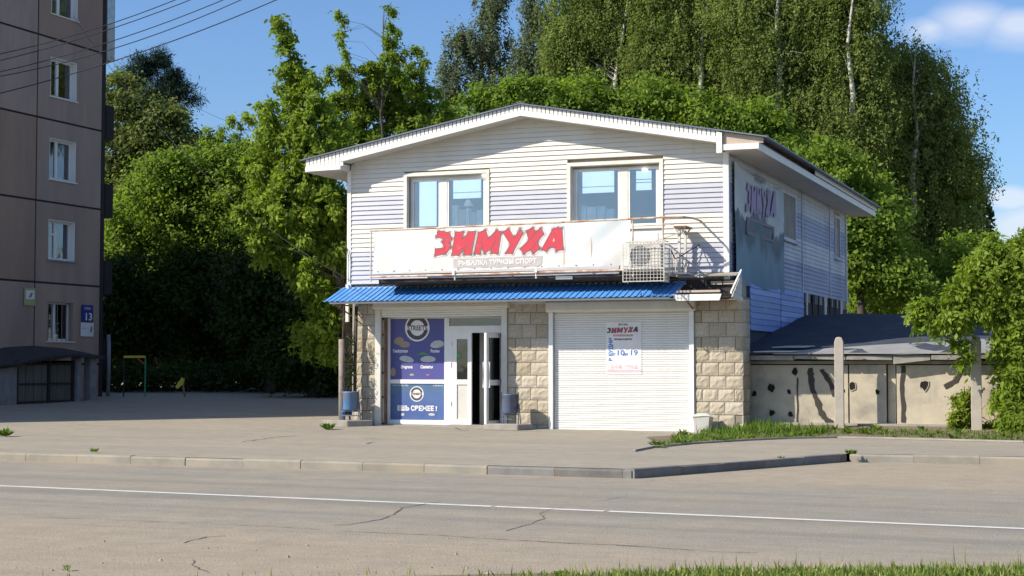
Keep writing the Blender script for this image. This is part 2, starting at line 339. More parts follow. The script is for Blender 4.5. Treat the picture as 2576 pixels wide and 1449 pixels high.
# ------------------------------------------------------------------ ground, road, kerb
KP = [(-60, 49.4), (-9.17, 28.5), (1.82, 24.0), (5.92, 28.1), (8.74, 27.2), (60, 7.0)]
def kerbY(x):
    for (a, b), (c, d) in zip(KP, KP[1:]):
        if x <= c: return b + (d - b) * (x - a) / (c - a)
    return KP[-1][1]
struct(obj('ground', MB().flat([(-500, -200, -.45), (500, -200, -.45), (500, 900, -.45), (-500, 900, -.45)]), m_soil))
xs = sorted(set([x for x in range(-60, 61, 3)] + [p[0] for p in KP]))
m = MB(); vs = []; fs = []
rows = 14
for x in xs:
    for j in range(rows): vs.append((x, -12 + (kerbY(x) + .1 + 12) * j / (rows - 1), -.14))
for i in range(len(xs) - 1):
    for j in range(rows - 1): fs.append((i * rows + j, (i + 1) * rows + j, (i + 1) * rows + j + 1, i * rows + j + 1))
road = struct(obj('road', m.add(vs, fs), m_road))
m = MB(); vs = []; fs = []; ys = [0, .5, 2, 4, 7, 10, 14, 18, 24, 30, 40, 55, 80, 81]
for x in xs:
    k = kerbY(x) + .12
    for d in ys: vs.append((x, k + d, (gz(x, k + d) if d < 81 else -.6) - .004))
n = len(ys)
for i in range(len(xs) - 1):
    for j in range(n - 1): fs.append((i * n + j, (i + 1) * n + j, (i + 1) * n + j + 1, i * n + j + 1))
pavement = struct(obj('pavement', m.add(vs, fs), m_pave))
# kerb stones, one by one
kerb = struct(bpy.data.objects.new('kerb', None)); COL.objects.link(kerb)
def kerb_run(a, b, px_joints, dark, first):
    a = Vector((*a, 0)); b = Vector((*b, 0)); d = (b - a); L = d.length; d.normalize(); nn = Vector((-d.y, d.x, 0))
    t = 0; k = 0
    while t < L - .02:
        l = min(1.09 + .04 * random.random(), L - t)
        gap = random.choice([.005, .008, .02, .006]); dz = random.uniform(-.012, .008); tw = random.uniform(-.008, .008)
        M = MB(); p = a + d * t; q = a + d * (t + l - gap)
        prof = [(0, -.35), (0.0, -.03), (.012, -.008), (.03, 0), (.15, 0), (.15, -.35)]
        vs = [tuple(p + nn * (y + tw) + Vector((0, 0, z + dz))) for y, z in prof] + [tuple(q + nn * (y - tw) + Vector((0, 0, z + dz))) for y, z in prof]
        c = len(prof); M.add(vs, [(i, (i + 1) % c, (i + 1) % c + c, i + c) for i in range(c)] + [tuple(range(c)), tuple(reversed(range(c, 2 * c)))])
        o = obj('kerb_stone', M, m_kerbdark if dark(t) else m_kerb, kerb); t += l; k += 1
dirv = Vector((1.82 + 9.17, 24.0 - 28.5))
kerb_run((1.82 - dirv.x * 1.7, 24.0 - dirv.y * 1.7), (1.80, 24.01), None, lambda t: t > dirv.length * 1.7 - 2.4, 0)
kerb_run((1.84, 24.0), (5.90, 28.08), None, lambda t: True, 0)
kerb_run((5.94, 28.08), (14.0, 25.12), None, lambda t: t > 99, 0)
def ribbon(m, pts, w, z):
    pts = [Vector((p[0], p[1], 0)) for p in pts]; vs = []
    for i, p in enumerate(pts):
        d = (pts[min(i + 1, len(pts) - 1)] - pts[max(i - 1, 0)]).normalized(); nn = Vector((-d.y, d.x, 0)); ww = w if not isinstance(w, (list, tuple)) else w[i]
        zz = z(p.x, p.y) if callable(z) else z
        vs += [(p.x + nn.x * ww / 2, p.y + nn.y * ww / 2, zz), (p.x - nn.x * ww / 2, p.y - nn.y * ww / 2, zz)]
    m.add(vs, [(2 * i, 2 * i + 1, 2 * i + 3, 2 * i + 2) for i in range(len(pts) - 1)])
la = gnd(0, 1222, -.14); lb = gnd(2576, 1330, -.14); ld = lb - la
for t0, t1 in ((-2.5, .555), (.558, .66), (.664, 3)):
    mb = MB(); ribbon(mb, [la + ld * (t0 + (t1 - t0) * i / 6) for i in range(7)], .13, -.136); o = struct(obj('lane_line', mb, m_line, road))
def wiggle(pts, z, step=.12, amp=.02):
    o = []
    P3 = [gnd(x, y, z) for x, y in pts]
    for a, b in zip(P3, P3[1:]):
        k = max(2, int((b - a).length / step))
        for i in range(k): p = a + (b - a) * (i / k); o.append((p.x + random.uniform(-amp, amp), p.y + random.uniform(-amp, amp)))
    o.append((P3[-1].x, P3[-1].y)); return o
Z2 = lambda x, y: (1200 + x / 1.84) / 1.5528; Y2 = lambda y: (1600 + y / 1.84) / 1.5528
def zc(ox, oy, s, pts): return [((ox + x / s) / 1.5528, (oy + y / s) / 1.5528) for x, y in pts]
for pts, w, par, z in [
    (zc(1200, 1600, 1.84, [(200, 828), (300, 825), (480, 795), (550, 780), (615, 750), (680, 705), (780, 688), (900, 665), (970, 660)]), .035, road, -.136),
    (zc(1200, 1600, 1.84, [(1420, 868), (1500, 845), (1590, 826), (1640, 800), (1700, 780), (1680, 745), (1760, 710), (1850, 700)]), .022, road, -.136),
    (zc(1200, 1600, 1.84, [(250, 870), (900, 900), (1400, 930), (1900, 958), (2480, 980)]), .03, road, -.136),
    (zc(0, 1650, 1.84, [(170, 675), (600, 690), (1090, 710), (1900, 745), (2300, 768)]), .025, road, -.136),
    (zc(0, 1650, 1.84, [(1330, 865), (1400, 838), (1480, 822), (1620, 812)]), .03, road, -.136),
    (zc(0, 1650, 1.84, [(1380, 985), (1395, 1035), (1440, 1050), (1500, 1078)]), .03, road, -.136),
    (zc(2400, 1600, 1.61, [(0, 850), (300, 870), (700, 893), (900, 896)]), .028, road, -.136),
    (zc(1200, 1600, 1.84, [(2050, 660), (2160, 645), (2300, 615)]), .018, road, -.136),
    (zc(0, 1650, 1.84, [(450, 108), (950, 92), (1400, 80), (1900, 68)]), .03, pavement, None),
    (zc(0, 1650, 1.84, [(1740, 138), (1860, 122), (1950, 108), (2130, 93)]), .06, pavement, None),
    (zc(1200, 1600, 1.84, [(400, 205), (520, 208), (625, 205)]), .07, pavement, None),
    (zc(1200, 1600, 1.84, [(430, 245), (460, 232), (500, 235)]), .05, pavement, None),
    (zc(1200, 1600, 1.84, [(1060, 140), (1120, 156), (1160, 152)]), .08, pavement, None),
    (zc(1200, 1600, 1.84, [(0, 258), (900, 275), (1800, 288), (2340, 296)]), .016, pavement, None)]:
    p = wiggle(pts, z if z else 0.0); mb = MB()
    ribbon(mb, p, [w * random.uniform(.2, .85) for _ in p], z if z else (lambda x, y: gz(x, y) + .002)); struct(obj('crack', mb, m_crack, par))
# low edging strip between the forecourt and the grass
mb = MB(); e = [gnd(*p) for p in zc(2400, 1600, 1.61, [(118, 262), (225, 240), (480, 215), (800, 195), (1080, 182), (1400, 176), (1700, 182), (2576, 205)])]
for a, b in zip(e, e[1:]):
    d = (b - a).normalized(); nn = Vector((-d.y, d.x, 0)) * .04
    mb.prism([a - nn, b - nn, b + nn, a + nn], (0, 0, .035))
struct(obj('edging_strip', mb, m_concrete, pavement))
verge_front = [(v.x, v.y) for v in e[1:]] + [(22, 28.0)]
GY = .9
def vz(x, y):      # the verge rises to the garage wall
    q = Vector((x, y, 0)) - O; yl = q.dot(V); xl = q.dot(U)
    return .012 + .19 * min(1, max(0, (yl + 1.6) / 2.2)) * min(1, max(0, (xl + .2) / 1.0))
mb = MB(); vs = []; nn_ = 40
vf_ = [(2.9, 29.9)] + verge_front
def along(pts, t):
    L = [0]
    for a, b in zip(pts, pts[1:]): L.append(L[-1] + math.hypot(b[0] - a[0], b[1] - a[1]))
    s = t * L[-1]
    for i in range(len(pts) - 1):
        if s <= L[i + 1] + 1e-9: f = (s - L[i]) / (L[i + 1] - L[i] + 1e-9); return (pts[i][0] + (pts[i + 1][0] - pts[i][0]) * f, pts[i][1] + (pts[i + 1][1] - pts[i][1]) * f)
bk = [tuple(W(-1.2, -2.6)[:2]), tuple(W(-.35, -.35)[:2]), tuple(W(.35, .3)[:2]), tuple(W(.8, 1.0)[:2]), tuple(W(8, 1.0)[:2]), tuple(W(18, 1.0)[:2])]
for i in range(nn_):
    a = along(vf_, i / (nn_ - 1)); b = along(bk, i / (nn_ - 1))
    for j in range(7):
        f = j / 6; x = a[0] + (b[0] - a[0]) * f; y = a[1] + (b[1] - a[1]) * f; vs.append((x, y, vz(x, y)))
verge = struct(obj('verge_soil', mb.add(vs, [(i * 7 + j, i * 7 + 7 + j, i * 7 + 8 + j, i * 7 + j + 1) for i in range(nn_ - 1) for j in range(6)]), m_soil))
mb = MB(); mb.flat([(-.9, 13.0, -.13), (-.1, 13.15, -.13), (1.5, 13.25, -.125), (5, 13.3, -.12), (30, 13.0, -.12), (30, -6, -.12), (-3, -6, -.12)]); struct(obj('near_verge', mb, m_soil))

# ------------------------------------------------------------------ the shop
shop = thing('shop_building', 'two storey shop with white and lavender siding, low gable roof and beige stone ground floor', 'shop', O, ROTZ)
def S_(name, mb, mt, parent=shop, **k): return obj(name, mb, mt, parent, **k)
XL, XR, RX = -9.70, 0.0, -4.88
SL = (7.73 - 6.65) / 5.85
def zg(x): return 7.46 - SL * abs(x - RX)          # underside of the rake
# load bearing cores
mb = MB()
mb.prism([(XL + .02, .08, 3.3), (XR - .02, .08, 3.3), (XR - .02, .08, 4.75), (XL + .02, .08, 4.75)], (0, .15, 0))
for x0, x1, z0, z1 in [(XL + .02, -8.03, 4.7, 6.42), (-5.94, -3.80, 4.7, 6.42), (-1.60, XR - .02, 4.7, 6.42), (-8.03, -5.94, 6.18, 6.42), (-3.80, -1.60, 6.2, 6.42)]: mb.box(x0, x1, .08, .23, z0, z1)
mb.prism([(XL + .02, .08, 6.42), (XR - .02, .08, 6.42), (XR - .02, .08, zg(0)), (RX + .3, .08, zg(RX + .3)), (RX - .3, .08, zg(RX - .3)), (XL + .02, .08, zg(XL))], (0, .15, 0))
S_('front_wall', mb, m_mortar)
mb = MB().box(XR - .2, XR - .02, .24, 16.25, 3.0, 6.4).box(XL + .02, XL + .2, .24, 16.25, 0, 6.4).box(XL, XR, 16.1, 16.25, 0, 6.4).box(XR - .3, XR - .03, .75, 16.2, -.1, 3.0)
mb.box(XL + .2, XR - .2, .3, 16, 3.25, 3.35)
S_('wall_core', mb, m_concrete)
S_('room_lining', MB().box(XL + .2, XR - .2, 3.0, 3.1, 3.35, 6.6).box(XL + .2, XR - .2, .23, 3.0, 6.38, 6.4).box(XL + .2, XR - .3, 2.9, 3.0, 0, 3.2), m_room)
PROF = [(.08, 0), (-.014, 0), (-.016, .008), (-.011, .03), (.004, .095), (.010, .109), (.010, .112), (.08, .112)]
C = .115
def lavender(z): return (5.03 - .02 < z < 5.72 - .03) or z < 4.35 - .03
wins = [(-8.15, -5.87, 4.72, 6.28), (-3.88, -1.52, 4.72, 6.34), (-2.60, -1.55, 3.72, 4.85)]
k = 0; z = 3.555
while z < 7.40:
    xs0, xs1 = XL + .09, XR - .09
    xb0 = xb1 = None
    zt = z + C
    lim = lambda zz: (7.5 - zz) / SL
    segs = [(xs0, xs1)]
    if zt > zg(XL):
        segs = [(max(xs0, RX - lim(z) + .1), min(xs1, RX + lim(z) - .1))]
    for a, b, c, d in wins:
        if z + C > c and z < d:
            ns = []
            for s0, s1 in segs:
                if b <= s0 or a >= s1: ns.append((s0, s1))
                else:
                    if a > s0 + .02: ns.append((s0, a))
                    if b < s1 - .02: ns.append((b, s1))
            segs = ns
    for s0, s1 in segs:
        if s1 - s0 < .1: continue
        tz = [(y, z + q) for y, q in PROF]
        l0 = max(s0, RX - lim(zt) + .05); l1 = min(s1, RX + lim(zt) - .05)
        if l1 <= l0: continue
        S_('siding_board', prof_mesh(tz, s0, s1, l0, l1), m_lav if lavender(z) else m_vinyl)
    z += C
S_('gable_vent', MB().prism([(RX - .42, .06, zg(RX - .42) + .0), (RX + .42, .06, zg(RX + .42)), (RX, .06, zg(RX) + .02)], (0, .015, 0)), m_dark)
for a, b in ((XL - .01, XL + .095), (XR - .095, XR + .012)): S_('corner_trim', MB().box(a, b, -.022, .09, 3.5, 6.42), m_fascia)
S_('corner_trim', MB().box(XL - .03, XL + .05, -.05, .02, 2.62, 3.56), m_fascia)
S_('corner_trim', MB().box(XR + .0125, XR + .03, -.021, .06, 3.5, 6.42), m_fascia)
# window surrounds and windows of the upper floor
def frame_bars(mb, x0, x1, z0, z1, w, y0, y1):
    mb.box(x0, x0 + w, y0, y1, z0, z1).box(x1 - w, x1, y0, y1, z0, z1).box(x0 + w, x1 - w, y0, y1, z0, z0 + w).box(x0 + w, x1 - w, y0, y1, z1 - w, z1); return mb
for (x0, x1, z1, xm0, xm1) in ((-8.15, -5.87, 6.28, -7.24, -7.03), (-3.88, -1.52, 6.34, -2.63, -2.40)):
    S_('window_surround', frame_bars(MB(), x0, x1, 4.72, z1, .085, -.03, .10), m_trim)
    w = S_('window', frame_bars(MB(), x0 + .09, x1 - .09, 4.73, z1 - .09, .075, .12, .19).box(xm0 + .015, xm1 - .015, .115, .195, 4.81, z1 - .17), m_trim)
    S_('reveal', MB().box(x0 + .086, x0 + .10, .0, .12, 4.8, z1 - .09).box(x0 + .1, x1 - .1, .0, .12, z1 - .1, z1 - .086).box(x1 - .1, x1 - .086, .0, .12, 4.8, z1 - .09), m_trim, w)
    for a, b in ((x0 + .165, xm0 + .015), (xm1 - .015, x1 - .165)):
        S_('sash', frame_bars(MB(), a + .002, b - .002, 4.81, z1 - .167, .045, .125, .185), m_pvc, w)
        S_('pane', MB().box(a + .045, b - .045, .15, .156, 4.85, z1 - .21), m_glass, w)
S_('balcony_door_panel', MB().box(-2.6, -1.56, .02, .075, 3.74, 4.715).box(-2.5, -1.66, .006, .0195, 3.85, 4.62), m_pvc)
# things seen behind the upstairs glass: blinds, lamps, goods
blinds = []
for i, (a, b, lab) in enumerate([((1055, 455), (1098, 568), 'tall pale blind behind the far left upstairs pane'), ((1140, 447), (1210, 497), 'wide pale blind with a slit behind the second upstairs pane from the left'),
                 ((1465, 432), (1545, 483), 'wide pale blind with a slit behind the third upstairs pane from the left'), ((1600, 430), (1639, 477), 'small pale blind with two slits behind the balcony door glass')]):
    x0, z1 = front(*a, .2); x1, z0 = front(*b, .2); t = thing('blind', lab, 'blind', W(x0, .20, z0), ROTZ, 'pale blinds behind the upstairs glass')
    w, h = x1 - x0, z1 - z0
    if i == 0: obj('blind_sheet', MB().box(0, w, 0, .01, 0, h), m_blind, t)
    else:
        cuts = [0, .27, .30, 1] if i < 3 else [0, .38, .42, .54, .58, 1]
        for c0, c1 in zip(cuts[::2], cuts[1::2]): obj('blind_sheet', MB().box(0, w, 0, .01, h * c0, h * c1), m_blind, t)
for (px, py), lab in (((1219, 441), 'white round lamp at the top of the left upstairs window'), ((1622, 427), 'white round lamp at the top of the balcony door glass')):
    x, z = front(px, py, .10); mb = MB(); mb.lathe([(0, -.03), (.045, -.03), (.062, -.01), (.062, .01), (.045, .03), (0, .03)], 16)
    t = obj('round_lamp', mb, m_white, None, True, W(x, .085, z), (0, 0, ROTZ)); tag(t, lab, 'lamp', 'round white lamps at the upstairs windows')
    lm = bpy.data.materials.get('lamp glow')
    if not lm:
        lm = bpy.data.materials.new('lamp glow'); lm.use_nodes = True; lm.node_tree.nodes['Principled BSDF'].inputs['Emission Color'].default_value = (.95, 1, 1, 1); lm.node_tree.nodes['Principled BSDF'].inputs['Emission Strength'].default_value = 1.5
    t.data.materials[0] = lm
x, z = front(1178, 514, .45); mb = MB().lathe([(.13, 0), (.12, .02), (.06, .15), (.03, .17)], 16).tube([(0, 0, -.32), (0, 0, .1)], .015)
tag(obj('table_lamp', mb, m_cream, None, True, W(x, .45, z - .05), (0, 0, ROTZ)), 'pale table lamp above the goods in the left upstairs window', 'lamp')
k = 0
lb_ = ['tallest pale carton, first from the left in the upstairs left window', 'pale carton second in the upstairs left window row', 'leaning pale carton in the middle of the upstairs left window row', 'low pale carton fourth in the upstairs left window row', 'pale carton at the right end of the upstairs left window row']
for (px0, py0, px1), lab in zip([(1137, 516, 1152), (1154, 527, 1170), (1171, 524, 1181), (1183, 533, 1198), (1199, 528, 1214)], lb_):
    x0, z1 = front(px0, py0, .24); x1, _ = front(px1, py0, .24)
    o = obj('carton', MB().box(0, x1 - x0, 0, .14, 0, z1 - 4.80), m_cream if k % 2 == 0 else m_greyplastic, None, False, W(x0, .24, 4.80), (0, 0, ROTZ + random.uniform(-.15, .15))); bevel(o, .008)
    tag(o, lab, 'carton', 'goods on the upstairs window sills'); k += 1
for (px0, py0, px1, mt), lab in zip([(1465, 518, 1478, m_paleblue), (1480, 521, 1502, m_cream), (1504, 519, 1526, m_paleblue), (1528, 526, 1548, m_paleblue)],
        ['narrow pale blue carton at the left of the right upstairs window', 'cream carton between pale blue ones in the right upstairs window', 'square pale blue carton in the middle of the right upstairs window', 'low pale blue carton at the right of the right upstairs window']):
    x0, z1 = front(px0, py0, .32); x1, _ = front(px1, py0, .32)
    o = obj('carton', MB().box(0, x1 - x0, 0, .15, 0, z1 - 4.80), mt, None, False, W(x0, .22, 4.80), (0, 0, ROTZ)); bevel(o, .008); tag(o, lab, 'carton', 'goods on the upstairs window sills')
S_('inner_sill', MB().box(-8.0, -5.95, .235, .75, 4.74, 4.795).box(-3.8, -1.6, .235, .75, 4.74, 4.795), m_trim)

# roof, fascia, soffits
YB = 17.2
rz = lambda x: 7.73 - SL * abs(x - RX)
for sgn, xe in ((-1, -10.75), (1, 1.04)):
    nst = 13
    for i in range(nst):           # standing sheets of the roof
        y0 = -.56 + (YB + .56) * i / nst; y1 = -.56 + (YB + .56) * (i + 1) / nst - .004
        zz = .002 * (i % 2)
        mb = MB().prism([(RX, y0, rz(RX) + zz), (xe, y0, rz(xe) + zz), (xe, y0, rz(xe) + .028 + zz), (RX, y0, rz(RX) + .028 + zz)], (0, y1 - y0, 0))
        S_('roof_sheet', mb, m_roof)
S_('roof_ridge', MB().prism([(RX - .2, -.57, rz(RX - .2) + .032), (RX, -.57, rz(RX) + .04), (RX + .2, -.57, rz(RX + .2) + .032), (RX, -.57, rz(RX) + .06)], (0, YB + .57, 0)), m_roof)
YF = -.5
def rake_strip(x0, x1):     # one grooved strip of the upper fascia
    a, b = x0 + .010, x1 - .010
    return MB().prism([(a, YF, rz(a) - .145), (b, YF, rz(b) - .145), (b, YF, rz(b) - .006), (a, YF, rz(a) - .006)], (0, .02, 0))
S_('fascia_backing', MB().prism([(-10.62, YF + .012, rz(-10.62) - .02), (RX, YF + .012, rz(RX) - .01), (-.05, YF + .012, rz(-.05) - .02), (-.05, YF + .012, rz(-.05) - .20), (RX, YF + .012, rz(RX) - .20), (-10.62, YF + .012, rz(-10.62) - .20)], (0, .04, 0)), m_joint)
x = -10.63
while x < -.06:
    x1 = min(x + .105, -.05)
    if x < RX < x1: x1 = RX
    S_('fascia_strip', rake_strip(x, x1), m_fascia); x = x1
for a, b in ((-9.66, RX), (RX, -.1)):
    S_('fascia_board', MB().prism([(a, YF - .012, rz(a) - .27), (b, YF - .012, rz(b) - .27), (b, YF - .012, rz(b) - .14), (a, YF - .012, rz(a) - .14)], (0, .045, 0)), m_fascia)
S_('fascia_board', MB().prism([(-10.64, YF - .012, 6.37), (-9.655, YF - .012, 6.39), (-9.655, YF - .012, 6.49), (-10.64, YF - .012, 6.49)], (0, .045, 0)), m_fascia)
x = -10.63
while x < -9.67:
    S_('fascia_strip', MB().prism([(x + .005, YF, 6.48), (x + .1, YF, 6.48), (x + .1, YF, rz(x + .1) - .147), (x + .005, YF, rz(x) - .147)], (0, .02, 0)), m_fascia) if rz(x) - .15 > 6.5 else None
    x += .105
S_('fascia_end_cap', MB().box(-.13, .0, YF - .02, YF + .03, 6.34, rz(0) - .02), m_fascia)
# rake soffits
for a, b in ((XL - .0, RX), (RX, -.02)):
    S_('rake_soffit', MB().prism([(a, YF + .03, rz(a) - .275), (b, YF + .03, rz(b) - .275), (b, YF + .03, rz(b) - .255), (a, YF + .03, rz(a) - .255)], (0, .52, 0)), m_soffit)
# left eave box
S_('eave_soffit', MB().box(-10.60, XL - .035, YF + .0325, YB - .1, 6.37, 6.39), m_soffit)
S_('eave_fascia', MB().box(-10.645, -10.605, YF + .034, YB - .1, 6.36, 6.60), m_fascia)
S_('eave_box_end', MB().box(-9.70, -9.64, YF + .034, .0, 6.375, 6.54), m_fascia)
# right eave, its upper board missing near the front
S_('eave_soffit', MB().box(.035, .80, YF + .06, YB - .1, 6.39, 6.41), m_soffit)
S_('eave_fascia', MB().box(.802, .835, YF + .06, YB - .1, 6.375, 6.54), m_fascia)
S_('eave_fascia_upper', MB().box(.86, .88, 6.2, YB - .1, 6.545, 6.66), m_fascia)
S_('eave_box_end', MB().box(.002, .835, YF + .01, YF + .055, 6.40, 6.53), m_fascia)
S_('bare_rafter_board', MB().prism([(.0, YF + .06, 6.535), (.93, YF + .06, 6.535), (.93, YF + .06, rz(.93) - .01), (.0, YF + .06, rz(0) - .01)], (0, .03, 0)), m_foam)
S_('bare_eave_board', MB().box(.70, .72, YF + .1, YB - .2, 6.42, 6.655), m_rust2)

# side wall: siding in three bays, windows, blue sheets
bays = [(.24, 8.82), (8.93, 13.23), (13.33, 16.25)]
sw = [(6.15, 7.98, 4.86, 6.2), (14.15, 15.15, 4.83, 6.22)]
z = 3.56
while z < 6.36:
    for b0, b1 in bays:
        segs = [(b0, b1)]
        for a, b, c, d in sw:
            if z + C > c and z < d:
                ns = []
                for s0, s1 in segs:
                    if b <= s0 or a >= s1: ns.append((s0, s1))
                    else:
                        if a > s0: ns.append((s0, a))
                        if b < s1: ns.append((b, s1))
                segs = ns
        for s0, s1 in segs:
            p = [(.0, z), (.027, z), (.031, z + .012), (.020, z + .02), (.012, z + .075), (.018, z + .112), (.0, z + .115)]
            n = len(p); q = [(x, s0, zz) for x, zz in p] + [(x, s1, zz) for x, zz in p]
            q = [(a - .02, b, c + (.006 * math.sin(b * .8 + z * 9) if 3.6 < c < 6.3 else 0)) for a, b, c in q]
            mb = MB().add(q, [(i, (i + 1) % n, (i + 1) % n + n, i + n) for i in range(n)] + [tuple(range(n)), tuple(reversed(range(n, 2 * n)))])
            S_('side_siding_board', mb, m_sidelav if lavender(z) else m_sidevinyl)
    z += C
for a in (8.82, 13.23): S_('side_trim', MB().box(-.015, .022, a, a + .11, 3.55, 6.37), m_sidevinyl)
S_('side_corner_trim', MB().box(-.1, .03, 16.25, 16.36, 3.5, 6.4), m_fascia)
for a, b, c, d in sw:
    w = S_('side_window', MB().box(-.06, .02, a, a + .09, c, d).box(-.06, .02, b - .09, b, c, d).box(-.06, .02, a + .09, b - .09, c, c + .09).box(-.06, .02, a + .09, b - .09, d - .09, d).box(-.07, -.02, (a + b) / 2 - .04, (a + b) / 2 + .04, c + .09, d - .09), m_sidevinyl)
    S_('pane', MB().box(-.05, -.045, a + .09, b - .09, c + .09, d - .09), m_glassdark, w)
    S_('window_sill', MB().box(.0225, .10, a - .05, b + .05, c - .03, c), m_sidevinyl, w)
for s0, s1 in ((2.0, 5.55), (5.62, 8.72)):
    zb = 2.38 if s0 < 3 else 2.52; z = zb; kk = 0
    while z < 3.54:
        h = .145 if z + .145 < 3.545 else 3.545 - z
        S_('blue_side_sheet', MB().prism([(.07, s0, z), (.02, s0, z), (.035, s0, z + h), (.05, s0, z + h)], (0, s1 - s0, 0)), m_blue_tin); z += .147; kk += 1
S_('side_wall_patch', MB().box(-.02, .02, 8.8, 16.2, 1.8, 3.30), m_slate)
S_('side_wall_base', MB().box(-.025, .015, .76, 8.79, 1.2, 3.5), mat('dark side wall plaster', (.07, .075, .09), .9, (.05, .055, .065), 2))  # darker plaster on the lower side wall
for i in range(7):
    y = 9.2 + i * .95; S_('torn_board', MB().box(.021, .05, y, y + random.uniform(.08, .4), 2.7 + random.uniform(-.1, .3), 3.56), m_slate if i % 3 else m_greyplastic)

# ground floor stone piers, block by block
def stone_meshes():
    L = []
    for k in range(6):
        r = random.Random(k + 3); vs = []; nx, nz_ = 6, 5
        for j in range(nz_):
            for i in range(nx):
                u, v = i / (nx - 1), j / (nz_ - 1); e = min(u, 1 - u, v, 1 - v)
                y = 0 if e < .01 else -(.008 + .016 * r.random()) * min(1, e * 7)
                x = u + (0 if i in (0, nx - 1) else r.uniform(-.04, .04)); zz = v + (0 if j in (0, nz_ - 1) else r.uniform(-.04, .04))
                vs.append((x, y, zz))
        fs = [(j * nx + i, j * nx + i + 1, (j + 1) * nx + i + 1, (j + 1) * nx + i) for j in range(nz_ - 1) for i in range(nx - 1)]
        n0 = len(vs); ring = [i for i in range(nx)] + [j * nx + nx - 1 for j in range(1, nz_)] + [(nz_ - 1) * nx + i for i in range(nx - 2, -1, -1)] + [j * nx for j in range(nz_ - 2, 0, -1)]
        back = [(vs[i][0], .03, vs[i][2]) for i in ring]; vs += back; m_ = len(ring)
        fs += [(ring[i], n0 + i, n0 + (i + 1) % m_, ring[(i + 1) % m_]) for i in range(m_)]
        L.append(MB().add(vs, fs).mesh('stone_block'))
    return L
SM = stone_meshes()
for s in SM: s.materials.append(m_stone)
def stone(x0, x1, z0, z1, y=0, rz_=0):
    o = bpy.data.objects.new('stone_block', random.choice(SM)); COL.objects.link(o); o.parent = shop
    g = .007; o.location = (x0 + g, y, z0 + g); o.scale = (x1 - x0 - 2 * g, 1, z1 - z0 - 2 * g); o.rotation_euler = (0, 0, rz_)
rowz = [-.02, .12, .415, .713, 1.002, 1.301, 1.609, 1.89, 2.189, 2.516, 2.80, 3.06]
for (x0, x1, cuts) in ((-9.47, -8.90, [(.5,), (.45, ), (.35,), (.3,), ]), (-5.40, -4.33, None), (-.80, .33, None)):
    S_('pier_core', MB().box(x0 + .005, x1 - .005, .02, .74, -.3, 3.1), m_mortar)
    for r_, (z0, z1) in enumerate(zip(rowz, rowz[1:])):
        if x0 < -9: cc = [x0 + random.uniform(-.04, .03), x0 + (.2 if r_ % 2 else .33), x1]
        else:
            off = .38 * (r_ % 2) * .5; cc = [x0]; c = x0 + .36 - off * .9 + random.uniform(-.02, .02)
            while c < x1 - .14: cc.append(c); c += .38 + random.uniform(-.02, .02)
            cc.append(x1 + (random.uniform(-.02, .02) if x0 > -1 else 0))
        for a, b in zip(cc, cc[1:]):
            if x0 > -1 and r_ < 2 and b > .2: continue
            stone(a, b, z0, z1)
    if x0 > -1:
        for r_, (z0, z1) in enumerate(zip(rowz, rowz[1:])):
            for a, b in ((.0, .36), (.36, .74)):
                o = bpy.data.objects.new('stone_block', random.choice(SM)); COL.objects.link(o); o.parent = shop
                o.location = (.33, a + .007, z0 + .007); o.scale = (b - a - .014, 1, z1 - z0 - .014); o.rotation_euler = (0, 0, R(90))
for i, (z0, z1) in enumerate([(.12, .75), (.77, 1.35), (1.37, 1.95), (1.97, 2.30), (2.32, 2.68)]):     # narrow stones of the recess beside the shop window
    o = bpy.data.objects.new('stone_block', SM[i % 6]); COL.objects.link(o); o.parent = shop
    o.location = (-8.84, .1, z0); o.scale = (.10, 1, z1 - z0 - .02)
S_('recess_core', MB().box(-8.9, -8.74, .15, .30, 0, 2.95), m_rust2)
S_('lintel', MB().box(-9.47, .30, .04, .5, 3.07, 3.5).box(-8.90, -5.4, .31, .6, 2.72, 3.07).box(-4.33, -.80, .31, .6, 2.9, 3.07), m_concrete)
S_('floor_slab', MB().box(-9.4, -.3, .32, 2.9, -.1, .03).box(-8.9, -5.4, .0, .32, -.1, .075), m_concrete)
S_('lintel_trim', MB().box(-5.38, -4.35, -.03, .02, 3.0, 3.07), m_shutbox)

# left shutter (rolled up) and right shutter (closed)
ls = S_('roller_shutter', MB().prism([(-8.9, .0, 3.15), (-8.9, -.17, 3.15), (-8.9, -.21, 3.10), (-8.9, -.21, 2.96), (-8.9, -.17, 2.92), (-8.9, .0, 2.92)], (3.58, 0, 0)), m_shutbox)
S_('guide_rail', MB().box(-8.91, -8.76, -.05, .02, .03, 2.918), m_shutbox, ls); S_('guide_rail', MB().box(-5.545, -5.405, -.05, .02, .03, 2.918), m_shutbox, ls)
def slat_prof(z, y): return [(y + .012, z), (y, z + .004), (y - .008, z + .016), (y - .008, z + .040), (y, z + .052), (y + .012, z + .055)]
for i in range(4): S_('shutter_slat', prof_mesh(slat_prof(2.72 + i * .055, -.01), -8.755, -5.55), m_shutter, ls)
rs = S_('roller_shutter', MB().prism([(-4.36, .0, 3.07), (-4.36, -.16, 3.07), (-4.36, -.20, 3.02), (-4.36, -.20, 2.84), (-4.36, -.16, 2.79), (-4.36, .0, 2.79)], (3.62, 0, 0)), m_shutbox)
rs['label'] = 'closed white roller shutter on the right'
S_('guide_rail', MB().box(-4.335, -4.235, -.06, .02, -.01, 2.788), m_pvc, rs); S_('guide_rail', MB().box(-.91, -.80, -.06, .02, -.01, 2.788), m_pvc, rs)
i = 0; z = 0.01
sm = prof_mesh(slat_prof(0, .05), -4.232, -.912).mesh('shutter_slat'); sm.materials.append(m_shutter)
while z < 2.78:
    o = bpy.data.objects.new('shutter_slat', sm); COL.objects.link(o); o.parent = rs; o.location = (0, 0, z); z += .0552
